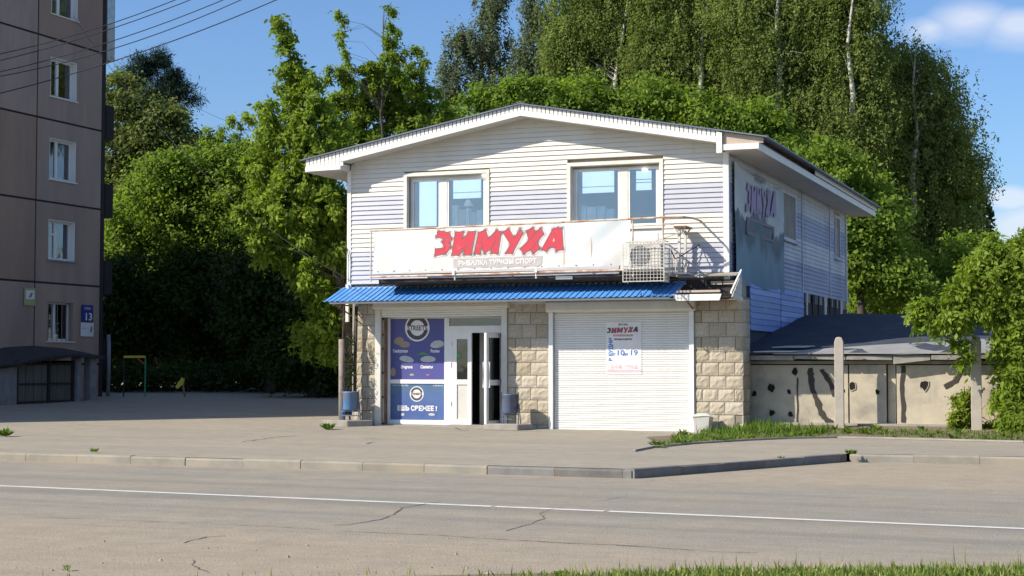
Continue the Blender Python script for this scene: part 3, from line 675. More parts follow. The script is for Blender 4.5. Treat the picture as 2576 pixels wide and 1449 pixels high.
S_('bottom_bar', MB().box(-4.232, -.912, .035, .07, -.02, .01), m_shutter, rs)

# storefront: window with posters, transom, doors
FY = .30
sf = S_('storefront_frame', MB().box(-8.73, -8.66, FY, FY + .07, .08, 2.72).box(-7.19, -7.06, FY, FY + .07, .08, 2.72).box(-5.64, -5.56, FY, FY + .07, .08, 2.72)
        .box(-8.66, -7.19, FY, FY + .07, .08, .19).box(-8.66, -7.19, FY, FY + .07, 1.085, 1.185).box(-8.66, -7.19, FY, FY + .07, 2.695, 2.72)
        .box(-7.06, -5.64, FY, FY + .07, 2.33, 2.50).box(-7.06, -5.64, FY, FY + .07, 2.69, 2.72).box(-7.06, -6.96, FY, FY + .07, .08, 2.33).box(-6.96, -6.47, FY, FY + .07, .08, .12), m_pvc)
S_('pane', MB().box(-8.66, -7.19, FY + .03, FY + .036, .19, 1.085).box(-8.66, -7.19, FY + .03, FY + .036, 1.185, 2.695), m_glass, sf)
S_('transom_pane', MB().box(-7.06, -5.64, FY + .03, FY + .036, 2.50, 2.69), m_glassdark, sf)
for zz in (.55, 1.5, 2.0): S_('hinge', MB().box(-7.035, -7.0, FY - .02, FY, zz, zz + .11), m_pvc, sf)
# fixed leaf
S_('fixed_door_leaf', MB().box(-6.96, -6.86, FY + .005, FY + .06, .12, 2.33).box(-6.57, -6.47, FY + .005, FY + .06, .12, 2.33).box(-6.86, -6.57, FY + .005, FY + .06, .12, .22).box(-6.86, -6.57, FY + .005, FY + .06, 1.07, 1.19).box(-6.86, -6.57, FY + .005, FY + .06, 2.18, 2.33), m_pvc)
S_('door_glass', MB().box(-6.86, -6.57, FY + .03, FY + .036, 1.19, 2.18), m_glassdark); S_('door_glass', MB().box(-6.86, -6.57, FY + .03, FY + .036, .22, 1.07), m_soffit)
# open leaf, hinged on the right
dl = S_('open_door', frame_bars(MB(), -.80, 0, 0, 2.2, .11, -.03, .03).box(-.69, -.11, -.03, .03, .95, 1.08), m_pvc, loc=(-5.63, FY - .03, .11), rot=(0, 0, R(80)))
S_('door_glass', MB().box(-.69, -.11, -.004, .004, .11, .95).box(-.69, -.11, -.004, .004, 1.08, 2.09), m_glass, dl)
for s_ in (-1, 1): S_('door_handle', MB().tube([(-.745, s_ * .03, .9), (-.745, s_ * .09, .9), (-.745, s_ * .09, 1.5), (-.745, s_ * .03, 1.5)], .016), m_white, dl)
for zz in (.12, 1.1, 1.95): S_('door_hinge', MB().tube([(.02, .02, zz), (.02, .02, zz + .1)], .014), m_white, dl)
# vestibule with inner door
S_('vestibule_wall', MB().box(-7.0, -6.93, FY + .07, 1.45, .03, 2.4).box(-5.62, -5.55, FY + .07, 1.45, .03, 2.4).box(-6.5, -5.5, FY + .07, 1.45, 2.4, 2.45), m_room)
S_('added_transom_dark_sheet', MB().box(-7.05, -5.6, FY + .12, FY + .14, 2.46, 2.72), m_slate)  # dark sheet added to blacken the transom glass
vd = S_('inner_door', frame_bars(MB(), -6.62, -6.16, .04, 2.39, .13, 1.2, 1.26).box(-6.49, -6.29, 1.2, 1.26, 1.07, 1.19).box(-6.15, -5.62, 1.2, 1.26, .04, 2.39), m_pvc)
S_('door_glass', MB().box(-6.49, -6.29, 1.225, 1.23, .14, 2.29), m_dark, vd)
S_('threshold_step', MB().box(-7.0, -5.45, -.12, .29, -.05, .095), m_concrete)

# canopy: sheets of blue corrugated tin on a frame, the right end stripped
cf = S_('canopy', MB().box(-9.70, -.98, -.97, -.93, 3.03, 3.075).box(-9.6, -.98, -.06, -.02, 3.40, 3.47), m_shutbox)
def corr(x0, x1, pitch=.148, d=.02):
    xs_ = []; x = x0
    while x < x1 - 1e-4:
        for f, h in ((0, 0), (.36, 0), (.46, d), (.74, d), (.84, 0)):
            xx = x + f * pitch
            if xx <= x1 + 1e-6: xs_.append((xx, h))
        x += pitch
    xs_.append((x1, 0)); vs = []; a = Vector((0, -1.04, 3.085)); b = Vector((0, .02, 3.485)); nrm = Vector((0, -.353, .936))
    for xx, h in xs_:
        for p in (a, b): vs.append((xx, *(p + nrm * h)[1:]))
    n = len(xs_); top = [(2 * i, 2 * i + 2, 2 * i + 3, 2 * i + 1) for i in range(n - 1)]
    m = MB().add(vs, top); m.add([(x_, y_ + .001, z_ - .003) for x_, y_, z_ in vs], [tuple(reversed(f)) for f in top]); return m
x = -9.83; k = 0
while x < -1.0:
    w = min(1.036, -.97 - x); o = S_('canopy_sheet', corr(x, x + w), m_canopy, cf); o.location.z = .004 * (k % 2); x += w; k += 1
S_('canopy_batten', MB().box(-9.7, -1.0, -.9, -.86, 3.06, 3.09).box(-9.7, -1.0, -.5, -.46, 3.20, 3.24), m_rust2, cf)
for x in (-9.6, -.78): S_('canopy_bracket', MB().tube([(x, -.92, 3.04), (x, .0, 2.78)], .02, 6).tube([(x, -.95, 3.02), (x, .0, 3.02)], .02, 6), m_rust2, cf)
S_('gutter_board', MB().prism([(-1.05, -1.02, 3.13), (-.93, -1.02, 2.985), (.04, -1.02, 2.985), (.09, -1.02, 3.13)], (0, .03, 0)), m_fascia, cf)
S_('gutter_batten', MB().box(-.95, .05, -.99, -.93, 3.17, 3.22), m_foam, cf)
S_('canopy_back_board', MB().box(-1.1, .28, -.03, -.005, 3.15, 3.50), m_slate, cf)
S_('canopy_tray', MB().box(-1.1, .25, -.99, -.031, 3.05, 3.07), m_slate, cf)
S_('canopy_top_ledge', MB().prism([(-.72, -.25, 3.60), (.25, -.25, 3.60), (.28, -.02, 3.66), (-.55, -.02, 3.66)], (0, 0, -.03)), m_concrete, cf)
S_('foam_block', MB().box(-.38, -.12, -.10, -.04, 3.38, 3.46), m_foam, cf); S_('foam_block', MB().box(-.09, .18, -.10, -.04, 3.385, 3.465), m_foam, cf)
S_('canopy_cheek', MB().prism([(.30, -.98, 3.05), (.30, -.02, 2.95), (.30, -.02, 3.62)], (.012, 0, 0)), m_soffit, cf)
S_('cheek_trim', MB().prism([(.285, -1.0, 3.13), (.285, -1.0, 3.18), (.285, .0, 3.72), (.285, .0, 3.67)], (.035, 0, 0)), m_fascia, cf)
for i in range(4): S_('cheek_board', MB().prism([(.3125, -.95 + .22 * i, 3.06 + .12 * i), (.3125, -.02, 2.97 + .15 * i), (.3125, -.02, 3.11 + .15 * i), (.3125, -.85 + .22 * i, 3.14 + .12 * i)], (.008, 0, 0)), m_soffit, cf)

# balcony
bal = S_('balcony', MB().box(-8.42, -1.15, -.80, -.01, 3.54, 3.60).box(-8.42, -1.15, -.85, -.801, 3.50, 3.62), m_slate)
S_('top_rail', MB().tube([(-8.58, -1.0, 4.79), (-5.3, -1.0, 4.82), (-1.20, -1.0, 4.875)], .024, 8), m_rust, bal)
S_('end_rail', MB().tube([(-1.20, -1.0, 4.875), (-.82, -.9, 4.88), (-.66, -.6, 4.87), (-.64, -.02, 4.86)], .024, 8), m_rust, bal)
S_('bottom_rail', MB().tube([(-8.58, -1.0, 3.665), (-1.13, -1.0, 3.71)], .025, 8), m_rust, bal)
for x in (-8.56, -6.35, -4.3, -1.96, -1.25): S_('rail_post', MB().tube([(x, -1.0, 3.55), (x, -1.0, 4.8 + .0115 * (x + 8.6))], .02, 6), m_rust if x > -2 else m_whitepipe, bal)
S_('mid_rail', MB().tube([(-1.96, -1.0, 4.70), (-1.0, -1.0, 4.71)], .013, 6), m_rust, bal)
S_('mid_rail', MB().tube([(-1.8, -.9, 4.25), (-.9, -.3, 4.62)], .012, 6), m_whitepipe, bal)
for i in range(8): S_('end_baluster', MB().tube([(-1.12, -.93 + i * .125, 3.55), (-1.12, -.93 + i * .125, 4.25 - .02 * i)], .012, 5), m_whitepipe, bal)
S_('end_baluster_rail', MB().tube([(-1.12, -1, 4.26), (-1.12, -.02, 4.1)], .016, 6), m_whitepipe, bal)
S_('rail_tie', MB().box(-6.40, -6.34, -1.05, -1.03, 3.67, 3.78), m_cream, bal); S_('rail_tie', MB().box(-4.32, -4.26, -1.05, -1.03, 3.69, 3.79), m_cream, bal)
S_('beam_patch', MB().box(-3.86, -3.45, -.89, -.851, 3.53, 3.60), m_cream, bal)
pf = thing('steel_post_frame', 'pair of white steel posts with a rusty crosspiece at the right end of the balcony', 'post frame', O, ROTZ)
obj('post', MB().box(-1.005, -.945, -.66, -.60, 3.62, 4.66), m_whitepipe, pf); obj('post', MB().box(-.985, -.925, -.20, -.14, 3.66, 4.62), m_whitepipe, pf)
obj('crosspiece', MB().box(-1.08, -.80, -.72, -.10, 4.66, 4.70), m_rust2, pf)
for y in (-.63, -.17): obj('brace', MB().tube([(-1.10, y, 4.68), (-.97, y, 4.50)], .02, 6).tube([(-.83, y, 4.68), (-.95, y, 4.5)], .02, 6), m_whitepipe, pf)
obj('foot_plate', MB().box(-1.08, -.78, -.74, -.08, 3.60, 3.64), m_whitepipe, pf)
obj('tie_bar', MB().tube([(-.97, -.63, 3.95), (-.96, -.17, 4.0)], .014, 6), m_whitepipe, pf)
obj('cable_loop', MB().tube([(-1.1, -.9, 4.15), (-1.03, -.8, 3.95), (-.98, -.66, 3.98), (-.8, -.4, 4.15), (-.66, -.03, 4.3)], .014, 6), m_cable, pf)

# banner on the railing with its lettering
bt = thing('shop_banner', 'long white banner with red jagged lettering hung on the balcony railing', 'banner', O, ROTZ)
BY = -1.035
def bw(x, z):    # depth of the hanging sheet at a point
    a = 0
    if x < -7.3: a += .016 * math.sin((x + 8.5) * 7 + z * 4) * min(1, (-7.3 - x))
    if x > -3.4: a += .02 * math.sin((x * 5 - (z - 3.8) * 7)) * min(1, (x + 3.4))
    a += .007 * math.sin(x * 19) * max(0, 1 - abs(z - 3.79) * 8)
    return BY + a
def zb0(x): return 3.765 + .0075 * (x + 8.5)
def zb1(x): return 4.765 + .0115 * (x + 8.5) - .006 * abs(math.sin((x + 8.5) * math.pi / .5))
nx, nz_ = 150, 14; vs = []
for j in range(nz_):
    for i in range(nx):
        x = -8.50 + (6.50) * i / (nx - 1); t = j / (nz_ - 1); inset = .05 * (1 - abs(2 * t - 1)) if i in (0,) else 0
        zlo = zb0(x) - .012 * abs(math.sin((x + 8.5) * math.pi / .42)); z = zlo + (zb1(x) - zlo) * t
        if i > nx - 12: x += -.07 * (1 - t) * (i - nx + 12) / 12
        vs.append((x + inset, bw(x, z), z))
fs = [(j * nx + i, j * nx + i + 1, (j + 1) * nx + i + 1, (j + 1) * nx + i) for j in range(nz_ - 1) for i in range(nx - 1)]
fb = [tuple(len(vs) + q for q in reversed(f)) for f in fs]
obj('banner_sheet', MB().add(vs + [(x, y + .003, z) for x, y, z in vs], fs + [tuple(q for q in f) for f in fb]), m_banner, bt, True)
LET = {'З': [(150, 95), (250, 108), (350, 130), (395, 235), (350, 320), (380, 385), (280, 510), (255, 508), (85, 550), (95, 420), (260, 400), (215, 300), (250, 235), (110, 210)],
 'И': [(455, 120), (600, 110), (585, 235), (685, 150), (685, 110), (820, 105), (740, 530), (605, 530), (615, 430), (520, 535), (390, 535)],
 'М': [(870, 130), (1000, 75), (1045, 235), (1200, 80), (1285, 125), (1220, 505), (1095, 500), (1105, 400), (980, 510), (925, 400), (900, 510), (790, 515)],
 'У': [(1305, 120), (1415, 50), (1510, 220), (1590, 110), (1620, 50), (1640, 100), (1670, 140), (1480, 500), (1350, 505), (1445, 340)],
 'Х': [(1730, 100), (1855, 25), (1890, 120), (1995, 40), (2045, 150), (1930, 290), (1975, 410), (1850, 510), (1805, 430), (1680, 515), (1620, 420), (1775, 260)],
 'А': [(2200, 75), (2230, 50), (2300, 35), (2370, 45), (2395, 430), (2265, 460), (2250, 390), (2140, 400), (2095, 465), (2005, 430)]}
def bl(x, y, dy):
    X, Zz = front((1680 + x / 4.6) / 1.5528, (880 + y / 4.6) / 1.5528, BY); return Vector((X, BY + dy, Zz))
def outline(mb, pts, w):
    n = len(pts)
    for i in range(n):
        a, b = pts[i], pts[(i + 1) % n]; d = (b - a).normalized(); nn = Vector((-d.z, 0, d.x)) * w / 2; e_ = d * w * .4
        mb.flat([a - e_ - nn, b + e_ - nn, b + e_ + nn, a - e_ + nn])
for k, (ch, pts) in enumerate(LET.items()):
    p = [bl(x, y, -.009) for x, y in pts]
    h = MB(); outline(h, [q + Vector((0, .003, 0)) for q in p], .10); obj('letter_glow', h, m_halo, bt)
    mb = MB().flat([q + Vector((0, -.001 * (k % 2), 0)) for q in p]); lt = obj('letter', mb, m_red, bt)
    h = MB(); outline(h, [q + Vector((0, -.003, 0)) for q in p], .020); obj('letter_outline', h, m_redline, lt)
obj('letter_counter', MB().flat([bl(x, y, -.013) for x, y in [(2222, 232), (2242, 235), (2240, 290), (2205, 290)]]), m_greyprint, bt)
for a, b in ([(905, 240), (945, 400)], [(2235, 110), (2245, 235)], [(1105, 395), (1180, 270)], [(520, 450), (700, 340)], [(1800, 230), (1890, 130)], [(1810, 430), (1900, 320)]):
    h = MB(); pa, pb = bl(*a, -.0125), bl(*b, -.0125); d = (pb - pa).normalized(); nn = Vector((-d.z, 0, d.x)) * .006; h.flat([pa - nn, pb - nn, pb + nn, pa + nn]); obj('letter_seam', h, m_redline, bt)
obj('text_panel', MB().flat([bl(x, y, -.005) for x, y in [(420, 598), (2018, 545), (2012, 690), (1930, 735), (420, 765)]]), m_greyprint, bt)
def text(name, s, size, mt, parent, loc, rot=(math.pi / 2, 0, 0), bold=0.0, width=None, align='LEFT', smooth=False):
    c = bpy.data.curves.new(name, 'FONT'); c.body = s; c.size = size; c.offset = bold; c.align_x = align; c.resolution_u = 3
    t = bpy.data.objects.new('tmp', c); COL.objects.link(t); dg = bpy.context.evaluated_depsgraph_get(); me = bpy.data.meshes.new_from_object(t.evaluated_get(dg)); 
    bpy.data.objects.remove(t); bpy.data.curves.remove(c)
    co = np.empty(len(me.vertices) * 3); me.vertices.foreach_get('co', co); co = co.reshape(-1, 3)
    if width and len(co):
        w = co[:, 0].max() - co[:, 0].min(); co[:, 0] *= width / w; me.vertices.foreach_set('co', co.ravel())
    me.materials.clear(); me.materials.append(mt); me.name = name
    o = bpy.data.objects.new(name, me); COL.objects.link(o); o.parent = parent; o.location = loc; o.rotation_euler = rot; return o
p0 = bl(510, 722, -.011); p1 = bl(1915, 675, -.011)
text('banner_text', 'РЫБАЛКА ТУРИЗМ СПОРТ', .155, m_whiteprint, bt, p0, (math.pi / 2, -math.atan2(p1.z - p0.z, p1.x - p0.x), 0), .006, (p1 - p0).length)
for x, w in ((-3.62, .035), (-2.95, .02)): obj('rust_stain', MB().flat([(x, bw(x, 4.2) - .003, 3.85), (x + w, bw(x + w, 4.2) - .003, 3.9), (x + w * .8, bw(x + w, 4.5) - .003, 4.7), (x, bw(x, 4.5) - .003, 4.75)]), m_stain, bt)
for i in range(16):
    x = -8.35 + i * .42; obj('eyelet', MB().lathe([(0, -.004), (.014, -.004), (.014, .004), (0, .004)], 8), m_rust2, bt, loc=(x, bw(x, zb0(x) + .03) - .006, zb0(x) + .03), rot=(math.pi / 2, 0, 0))

# air conditioner and its wire cage
ac = thing('air_conditioner', 'white outdoor air conditioner unit inside the wire cage on the balcony front', 'air conditioner', W(-1.6, -1.28, 3.72), ROTZ)
bevel(obj('casing', MB().box(-.38, .38, 0, .28, 0, .56), m_greyplastic, ac), .015)
mb = MB()
for r_ in (.05, .11, .17, .22): mb.tube([(-.11 + r_ * math.cos(t), -.012, .28 + r_ * math.sin(t)) for t in [2 * math.pi * i / 20 for i in range(21)]], .006, 4, False)
obj('fan_grille', mb, m_greypost, ac); obj('fan_opening', MB().lathe([(0, 0), (.23, 0), (.23, .006), (0, .006)], 24), m_greypost, ac, loc=(-.11, -.003, .28), rot=(math.pi / 2, 0, 0))
obj('side_panel', MB().box(.17, .36, -.008, -.001, .04, .52), m_shutbox, ac)
text('panel_marking', 'III', .08, m_greypost, ac, (.20, -.012, .42), bold=.002)
cg = thing('wire_cage', 'square mesh wire cage around the air conditioner unit', 'cage', W(-2.06, -1.42, 3.42), ROTZ)
wv = []; CW, CH, CD = .95, .89, .40
mb = MB()
for i in range(13): x = CW * i / 12; mb.box(x - .0045, x + .0045, -.004, .004, 0, CH)
for j in range(13): z = CH * j / 12; mb.box(0, CW, -.0095, -.0045, z - .0045, z + .0045)
obj('front_mesh', mb, m_whitepipe, cg)
mb = MB()
for i in range(6): y = CD * i / 5; mb.box(CW - .004, CW + .004, y - .005, y + .005, 0, CH)
for j in range(13): z = CH * j / 12; mb.box(CW + .0045, CW + .0095, 0, CD, z - .005, z + .005)
obj('side_mesh', mb, m_whitepipe, cg)
mb = MB()
for j in range(6): y = CD * j / 5; mb.box(0, CW, y - .004, y + .004, CH, CH + .008)
for i in range(13): x = CW * i / 12; mb.box(x - .004, x + .004, 0, CD, CH + .0085, CH + .015)
obj('top_mesh', mb, m_whitepipe, cg)
obj('cage_frame', frame_bars(MB(), -.01, CW + .01, -.01, CH + .01, .018, -.02, -.011).box(-.01, .01, -.01, CD, -.02, .0).box(CW - .02, CW + .01, 0, CD, -.02, 0), m_whitepipe, cg)
obj('cage_shelf', MB().box(0, CW, .02, CD + .05, .27, .295), m_whitepipe, cg)
# ------------------------------------------------------------------ posters
def poly_disc(cx, cz, r, y, n=28, a0=0, a1=2 * math.pi):
    return [(cx + r * math.cos(a0 + (a1 - a0) * i / n), y, cz + r * math.sin(a0 + (a1 - a0) * i / n)) for i in range(n if a1 - a0 > 6 else n + 1)]
def ring(cx, cz, r0, r1, y, a0=0, a1=2 * math.pi, n=28):
    mb = MB(); vs = []
    for i in range(n + 1):
        t = a0 + (a1 - a0) * i / n; vs += [(cx + r0 * math.cos(t), y, cz + r0 * math.sin(t)), (cx + r1 * math.cos(t), y, cz + r1 * math.sin(t))]
    return mb.add(vs, [(2 * i, 2 * i + 1, 2 * i + 3, 2 * i + 2) for i in range(n)])
def logo(par, cx, cz, r, y, word, size, half=False):
    lim = (R(38), R(142))
    obj('logo_ring', ring(cx, cz, r * .88, r, y - .001), m_whiteprint, par)
    obj('logo_disc', MB().flat(poly_disc(cx, cz, r * .58, y - .0015)), m_whiteprint, par)
    obj('logo_band', MB().flat([(cx - r * .93, y - .002, cz - r * .17), (cx + r * .93, y - .002, cz - r * .17), (cx + r * .93, y - .002, cz + r * .17), (cx - r * .93, y - .002, cz + r * .17)]), m_whiteprint, par)
    obj('logo_arc', ring(cx, cz, r * .60, r * .86, y - .0012, R(195), R(345)), m_darkprint, par); obj('logo_arc', ring(cx, cz, r * .60, r * .86, y - .0012, R(15), R(165)), m_darkprint, par)
    text('logo_text', word, size, m_darkprint, par, (cx - r * .80, y - .004, cz - size * .34), bold=.004, width=r * 1.60)
PY = FY + .024
up = thing('window_poster', 'tall violet poster with round STREETS logo and sandwiches behind the upper shop window', 'poster', O, ROTZ)
obj('sheet', MB().flat([(-8.655, PY, 1.19), (-7.195, PY, 1.19), (-7.195, PY, 2.69), (-8.655, PY, 2.69)]), m_poster, up)
logo(up, -7.93, 2.46, .335, PY, 'STREETS', .17)
obj('logo_mask', MB().box(-8.66, -7.19, FY - .001, FY + .02, 2.70, 2.82), m_pvc, up)
def food(par, cx, cz, w, h, y, mt, tilt=0):
    pts = [(cx + w * math.cos(t) * (1 if math.sin(t) > 0 else .95), y, cz + h * math.sin(t) * (1 if math.sin(t) > 0 else .55) + tilt * math.cos(t) * w) for t in [2 * math.pi * i / 18 for i in range(18)]]
    obj('food_picture', MB().flat(pts), mt, par)
Y_ = PY - .002
def fp(px, py): return front(px, py, PY)
for (px, py, w, h, mt, tl) in ((1004, 860, .14, .13, m_bread, 0), (1018, 868, .15, .10, m_bread, 0), (1100, 868, .19, .12, m_foodpale, .1), (1023, 905, .20, .10, m_foodpale, -.15), (1077, 905, .21, .10, m_foodpale, 0), (1036, 943, .06, .035, m_yellowpaper, 0), (1076, 943, .05, .02, m_pinkst, 0), (989, 938, .07, .14, m_bread, 0)):
    cx, cz = fp(px, py); food(up, cx, cz, w, h, Y_ - random.random() * .001, mt, tl)
obj('lettuce_picture', MB().flat([(-7.95 + .13 * 0, Y_ - .002, 1.80), (-7.60, Y_ - .002, 1.80), (-7.66, Y_ - .002, 1.83), (-7.78, Y_ - .002, 1.86), (-7.9, Y_ - .002, 1.83)]), m_green, up)
for s, px, py, w in (('Гамбургеры', 989, 884, .40), ('Роллы', 1083, 884, .24), ('Сэндвичи', 1008, 924, .32), ('Салаты', 1058, 924, .33)):
    cx, cz = fp(px, py); text('caption', s, .10, m_whiteprint, up, (cx, PY - .004, cz - .02), bold=.004, width=w)
lp = thing('window_poster', 'lower blue poster with round logo and ЕШЬ СВЕЖЕЕ ! behind the bottom shop window', 'poster', O, ROTZ)
obj('sheet', MB().flat([(-8.655, PY, .195), (-7.195, PY, .195), (-7.195, PY, 1.08), (-8.655, PY, 1.08)]), m_poster2, lp)
obj('sheet_tint', MB().flat([(-8.655, PY - .001, .8)] + [(-8.655 + 1.46 * i / 12, PY - .001, .80 + .09 * math.sin(math.pi * i / 12)) for i in range(1, 12)] + [(-7.195, PY - .001, .76), (-7.195, PY - .001, 1.08), (-8.655, PY - .001, 1.08)]), mat('teal print', (.09, .17, .30), .4), lp)
logo(lp, -7.94, .83, .19, PY - .001, 'STREETS', .07)
text('slogan', 'ЕШЬ СВЕЖЕЕ !', .16, m_whiteprint, lp, (-8.47, PY - .004, .42), bold=.007, width=1.07)
for px, py, w in ((1013, 1043, .05), (1086, 1043, .09)): cx, cz = fp(px, py); food(lp, cx, cz, w, .045, PY - .003, m_foodpale)
text('small_print', 'ХРУСТЯЩИЙ ХЛЕБ', .05, m_whiteprint, lp, (-8.62, PY - .004, 1.02), width=.45); text('small_print', 'СВЕЖИЕ', .05, m_whiteprint, lp, (-7.5, PY - .004, 1.02), width=.27)
for px, py, r, mt, lab in ((1151, 850, .05, m_pinkst, 'round pink sticker at the top of the fixed door glass'), (1152, 895, .075, m_green, 'round green sticker in the middle of the fixed door glass')):
    x, z = front(px, py, FY); tag(obj('door_sticker', MB().prism(poly_disc(0, 0, r, 0, 20), (0, .002, 0)), mt, None, False, W(x, FY + .02, z), (0, 0, ROTZ)), lab, 'sticker')

sp = thing('shutter_poster', 'white opening hours poster on the closed right shutter reading ЗИМУХА с 10 до 19', 'poster', O, ROTZ)
QY = .034
obj('sheet', MB().box(-2.93, -2.07, QY, QY + .004, 1.33, 2.55), m_whiteprint, sp)
def sf_(px, py): return front(px, py, QY)
sx0, sz0 = sf_(1527, 838); sx1, sz1 = sf_(1605, 822)
for k, (ch, pts) in enumerate(LET.items()):
    tr = lambda x, y: (sx0 + (x - 80) / 2320 * (sx1 - sx0), QY - .004, sz1 + .01 - (y - 30) / 520 * .155)
    o_ = obj('letter', MB().flat([tr(x, y) for x, y in pts]), m_darkprint, sp); cx = sum(p[0] for p in pts) / len(pts); cy = sum(p[1] for p in pts) / len(pts)
    if 1 <= k <= 4: obj('letter_fill', MB().flat([(tr(cx + (x - cx) * .72, cy + (y - cy) * .72)[0], QY - .006, tr(cx, cy + (y - cy) * .72)[2]) for x, y in pts]), m_red, o_)
text('small_print', 'МАГАЗИН', .05, m_darkprint, sp, (-2.63, QY - .004, 2.475), width=.23, bold=.002)
obj('print_bar', MB().flat([(-2.76, QY - .003, 2.215), (-2.28, QY - .003, 2.215), (-2.28, QY - .003, 2.26), (-2.76, QY - .003, 2.26)]), m_pinkst, sp); text('bar_text', 'РЫБАЛКА ТУРИЗМ СПОРТ', .035, m_whiteprint, sp, (-2.74, QY - .005, 2.225), width=.44)
text('small_print', 'РЕЖИМ РАБОТЫ', .05, m_darkprint, sp, (-2.74, QY - .004, 2.13), width=.44, bold=.003)
x, z = sf_(1539, 908); text('side_word', 'В БУДНИ', .125, m_blueprint, sp, (x + .02, QY - .004, z), (math.pi / 2, -math.pi / 2, 0), bold=.006, width=.54)
for s, px, sz, w in (('с', 1542, .10, .06), ('10', 1550, .17, .17), ('до', 1568, .09, .12), ('19', 1583, .17, .17)):
    x, z = sf_(px, 893); text('hours_text', s, sz, m_blueprint, sp, (x, QY - .004, z), bold=.004, width=w)
text('floor_lettering', '2-ой', .13, m_pinkprint, sp, (-2.82, QY - .004, 1.47), bold=.004, width=.27); text('floor_lettering', 'этаж', .13, m_pinkprint, sp, (-2.48, QY - .004, 1.47), bold=.004, width=.33)
obj('arrow', MB().flat([(-2.92, QY - .004, 1.41), (-2.84, QY - .004, 1.46), (-2.84, QY - .004, 1.44), (-2.08, QY - .004, 1.44), (-2.08, QY - .004, 1.38), (-2.84, QY - .004, 1.38), (-2.84, QY - .004, 1.36)]), m_pinkprint, sp)

# side banner, torn and sagging, on the long wall
sb = thing('side_banner', 'large torn grey blue advertising banner sagging on the shaded side wall', 'banner', O, ROTZ)
def sbx(y, z): return .075 + .016 * math.sin(y * 2.1 + z * 1.7) + .006 * math.sin(y * 6 + z * 3)
ny, nz_ = 44, 22; vs = []
for j in range(nz_):
    for i in range(ny):
        y = .42 + 5.6 * i / (ny - 1); t = j / (nz_ - 1)
        ztop = 6.30 - .16 * abs(math.sin((y - .4) * 1.15)) - .02 * y; zbot = 3.45 + .03 * math.sin(y * 3); z = zbot + (ztop - zbot) * t
        yy = y - (.08 * math.sin(t * 3) if i == ny - 1 else 0); vs.append((sbx(y, z), yy, z))
fs = [(j * ny + i, j * ny + i + 1, (j + 1) * ny + i + 1, (j + 1) * ny + i) for j in range(nz_ - 1) for i in range(ny - 1)]
m_sb = bpy.data.materials.new('printed mountain banner'); m_sb.use_nodes = True; t = m_sb.node_tree; b = t.nodes['Principled BSDF']; b.inputs['Roughness'].default_value = .6
co = N(t, 'ShaderNodeTexCoord').outputs['Object']; s_ = N(t, 'ShaderNodeSeparateXYZ'); t.links.new(co, s_.inputs[0])
nz = N(t, 'ShaderNodeTexNoise'); nz.inputs['Scale'].default_value = .9; nz.inputs['Detail'].default_value = 6; t.links.new(co, nz.inputs[0])
h = math_node(t, 'ADD', s_.outputs['Z'], math_node(t, 'MULTIPLY', math_node(t, 'SUBTRACT', nz.outputs['Fac'], .5), 1.9))
cr = N(t, 'ShaderNodeValToRGB'); t.links.new(math_node(t, 'MULTIPLY', math_node(t, 'SUBTRACT', h, 3.4), .33), cr.inputs[0])
cr.color_ramp.elements[0].color = (.10, .19, .27, 1); cr.color_ramp.elements[0].position = 0
for p, c in ((.26, (.13, .22, .27)), (.40, (.05, .08, .10)), (.55, (.08, .11, .14)), (.585, (.52, .53, .50)), (.75, (.38, .43, .46))):
    e = cr.color_ramp.elements.new(p); e.color = (*c, 1)
cr.color_ramp.elements[-1].color = (.52, .53, .51, 1); t.links.new(cr.outputs[0], b.inputs['Base Color'])
obj('banner_sheet', MB().add(vs + [(x - .004, y, z) for x, y, z in vs], fs + [tuple(len(vs) + q for q in reversed(f)) for f in fs]), m_sb, sb, True)
m_violet = mat('faded violet print', (.36, .27, .42), .6); m_maroon = mat('faded maroon print', (.22, .15, .19), .6)
def sbpt(px, py, off=.03):
    y, z = side(px, py, .1); return (sbx(y, z) + off, y, z)
y0, z0 = side(1875, 510, .1); y1, z1 = side(1945, 545, .1)
for k, (ch, pts) in enumerate(LET.items()):
    tr = lambda x, y: (lambda yy, zz: (sbx(yy, zz) + .03 + .003 * (k % 2), yy, zz))(1.45 + (x - 80) / 2320 * 3.35, 6.0 - (y - 30) / 520 * .85)
    obj('letter', MB().flat([tr(x, y) for x, y in pts]), m_violet, sb)
def sbar(y0, y1, z0, z1): return MB().flat([(sbx(y0, z0) + .03, y0, z0), (sbx(y1, z0) + .03, y1, z0), (sbx(y1, z1) + .03, y1, z1), (sbx(y0, z1) + .03, y0, z1)])
for q in ((1.6, 4.7, 5.00, 5.07), (1.6, 4.7, 4.66, 4.73), (1.6, 1.7, 4.73, 5.0), (4.58, 4.7, 4.73, 5.0)): obj('frame_bar', sbar(*q), m_maroon, sb)
text('banner_text', 'МАГАЗИН', .2, m_darkprint, sb, (.13, 2.4, 6.02), (math.pi / 2, 0, math.pi / 2), bold=.005, width=1.1)

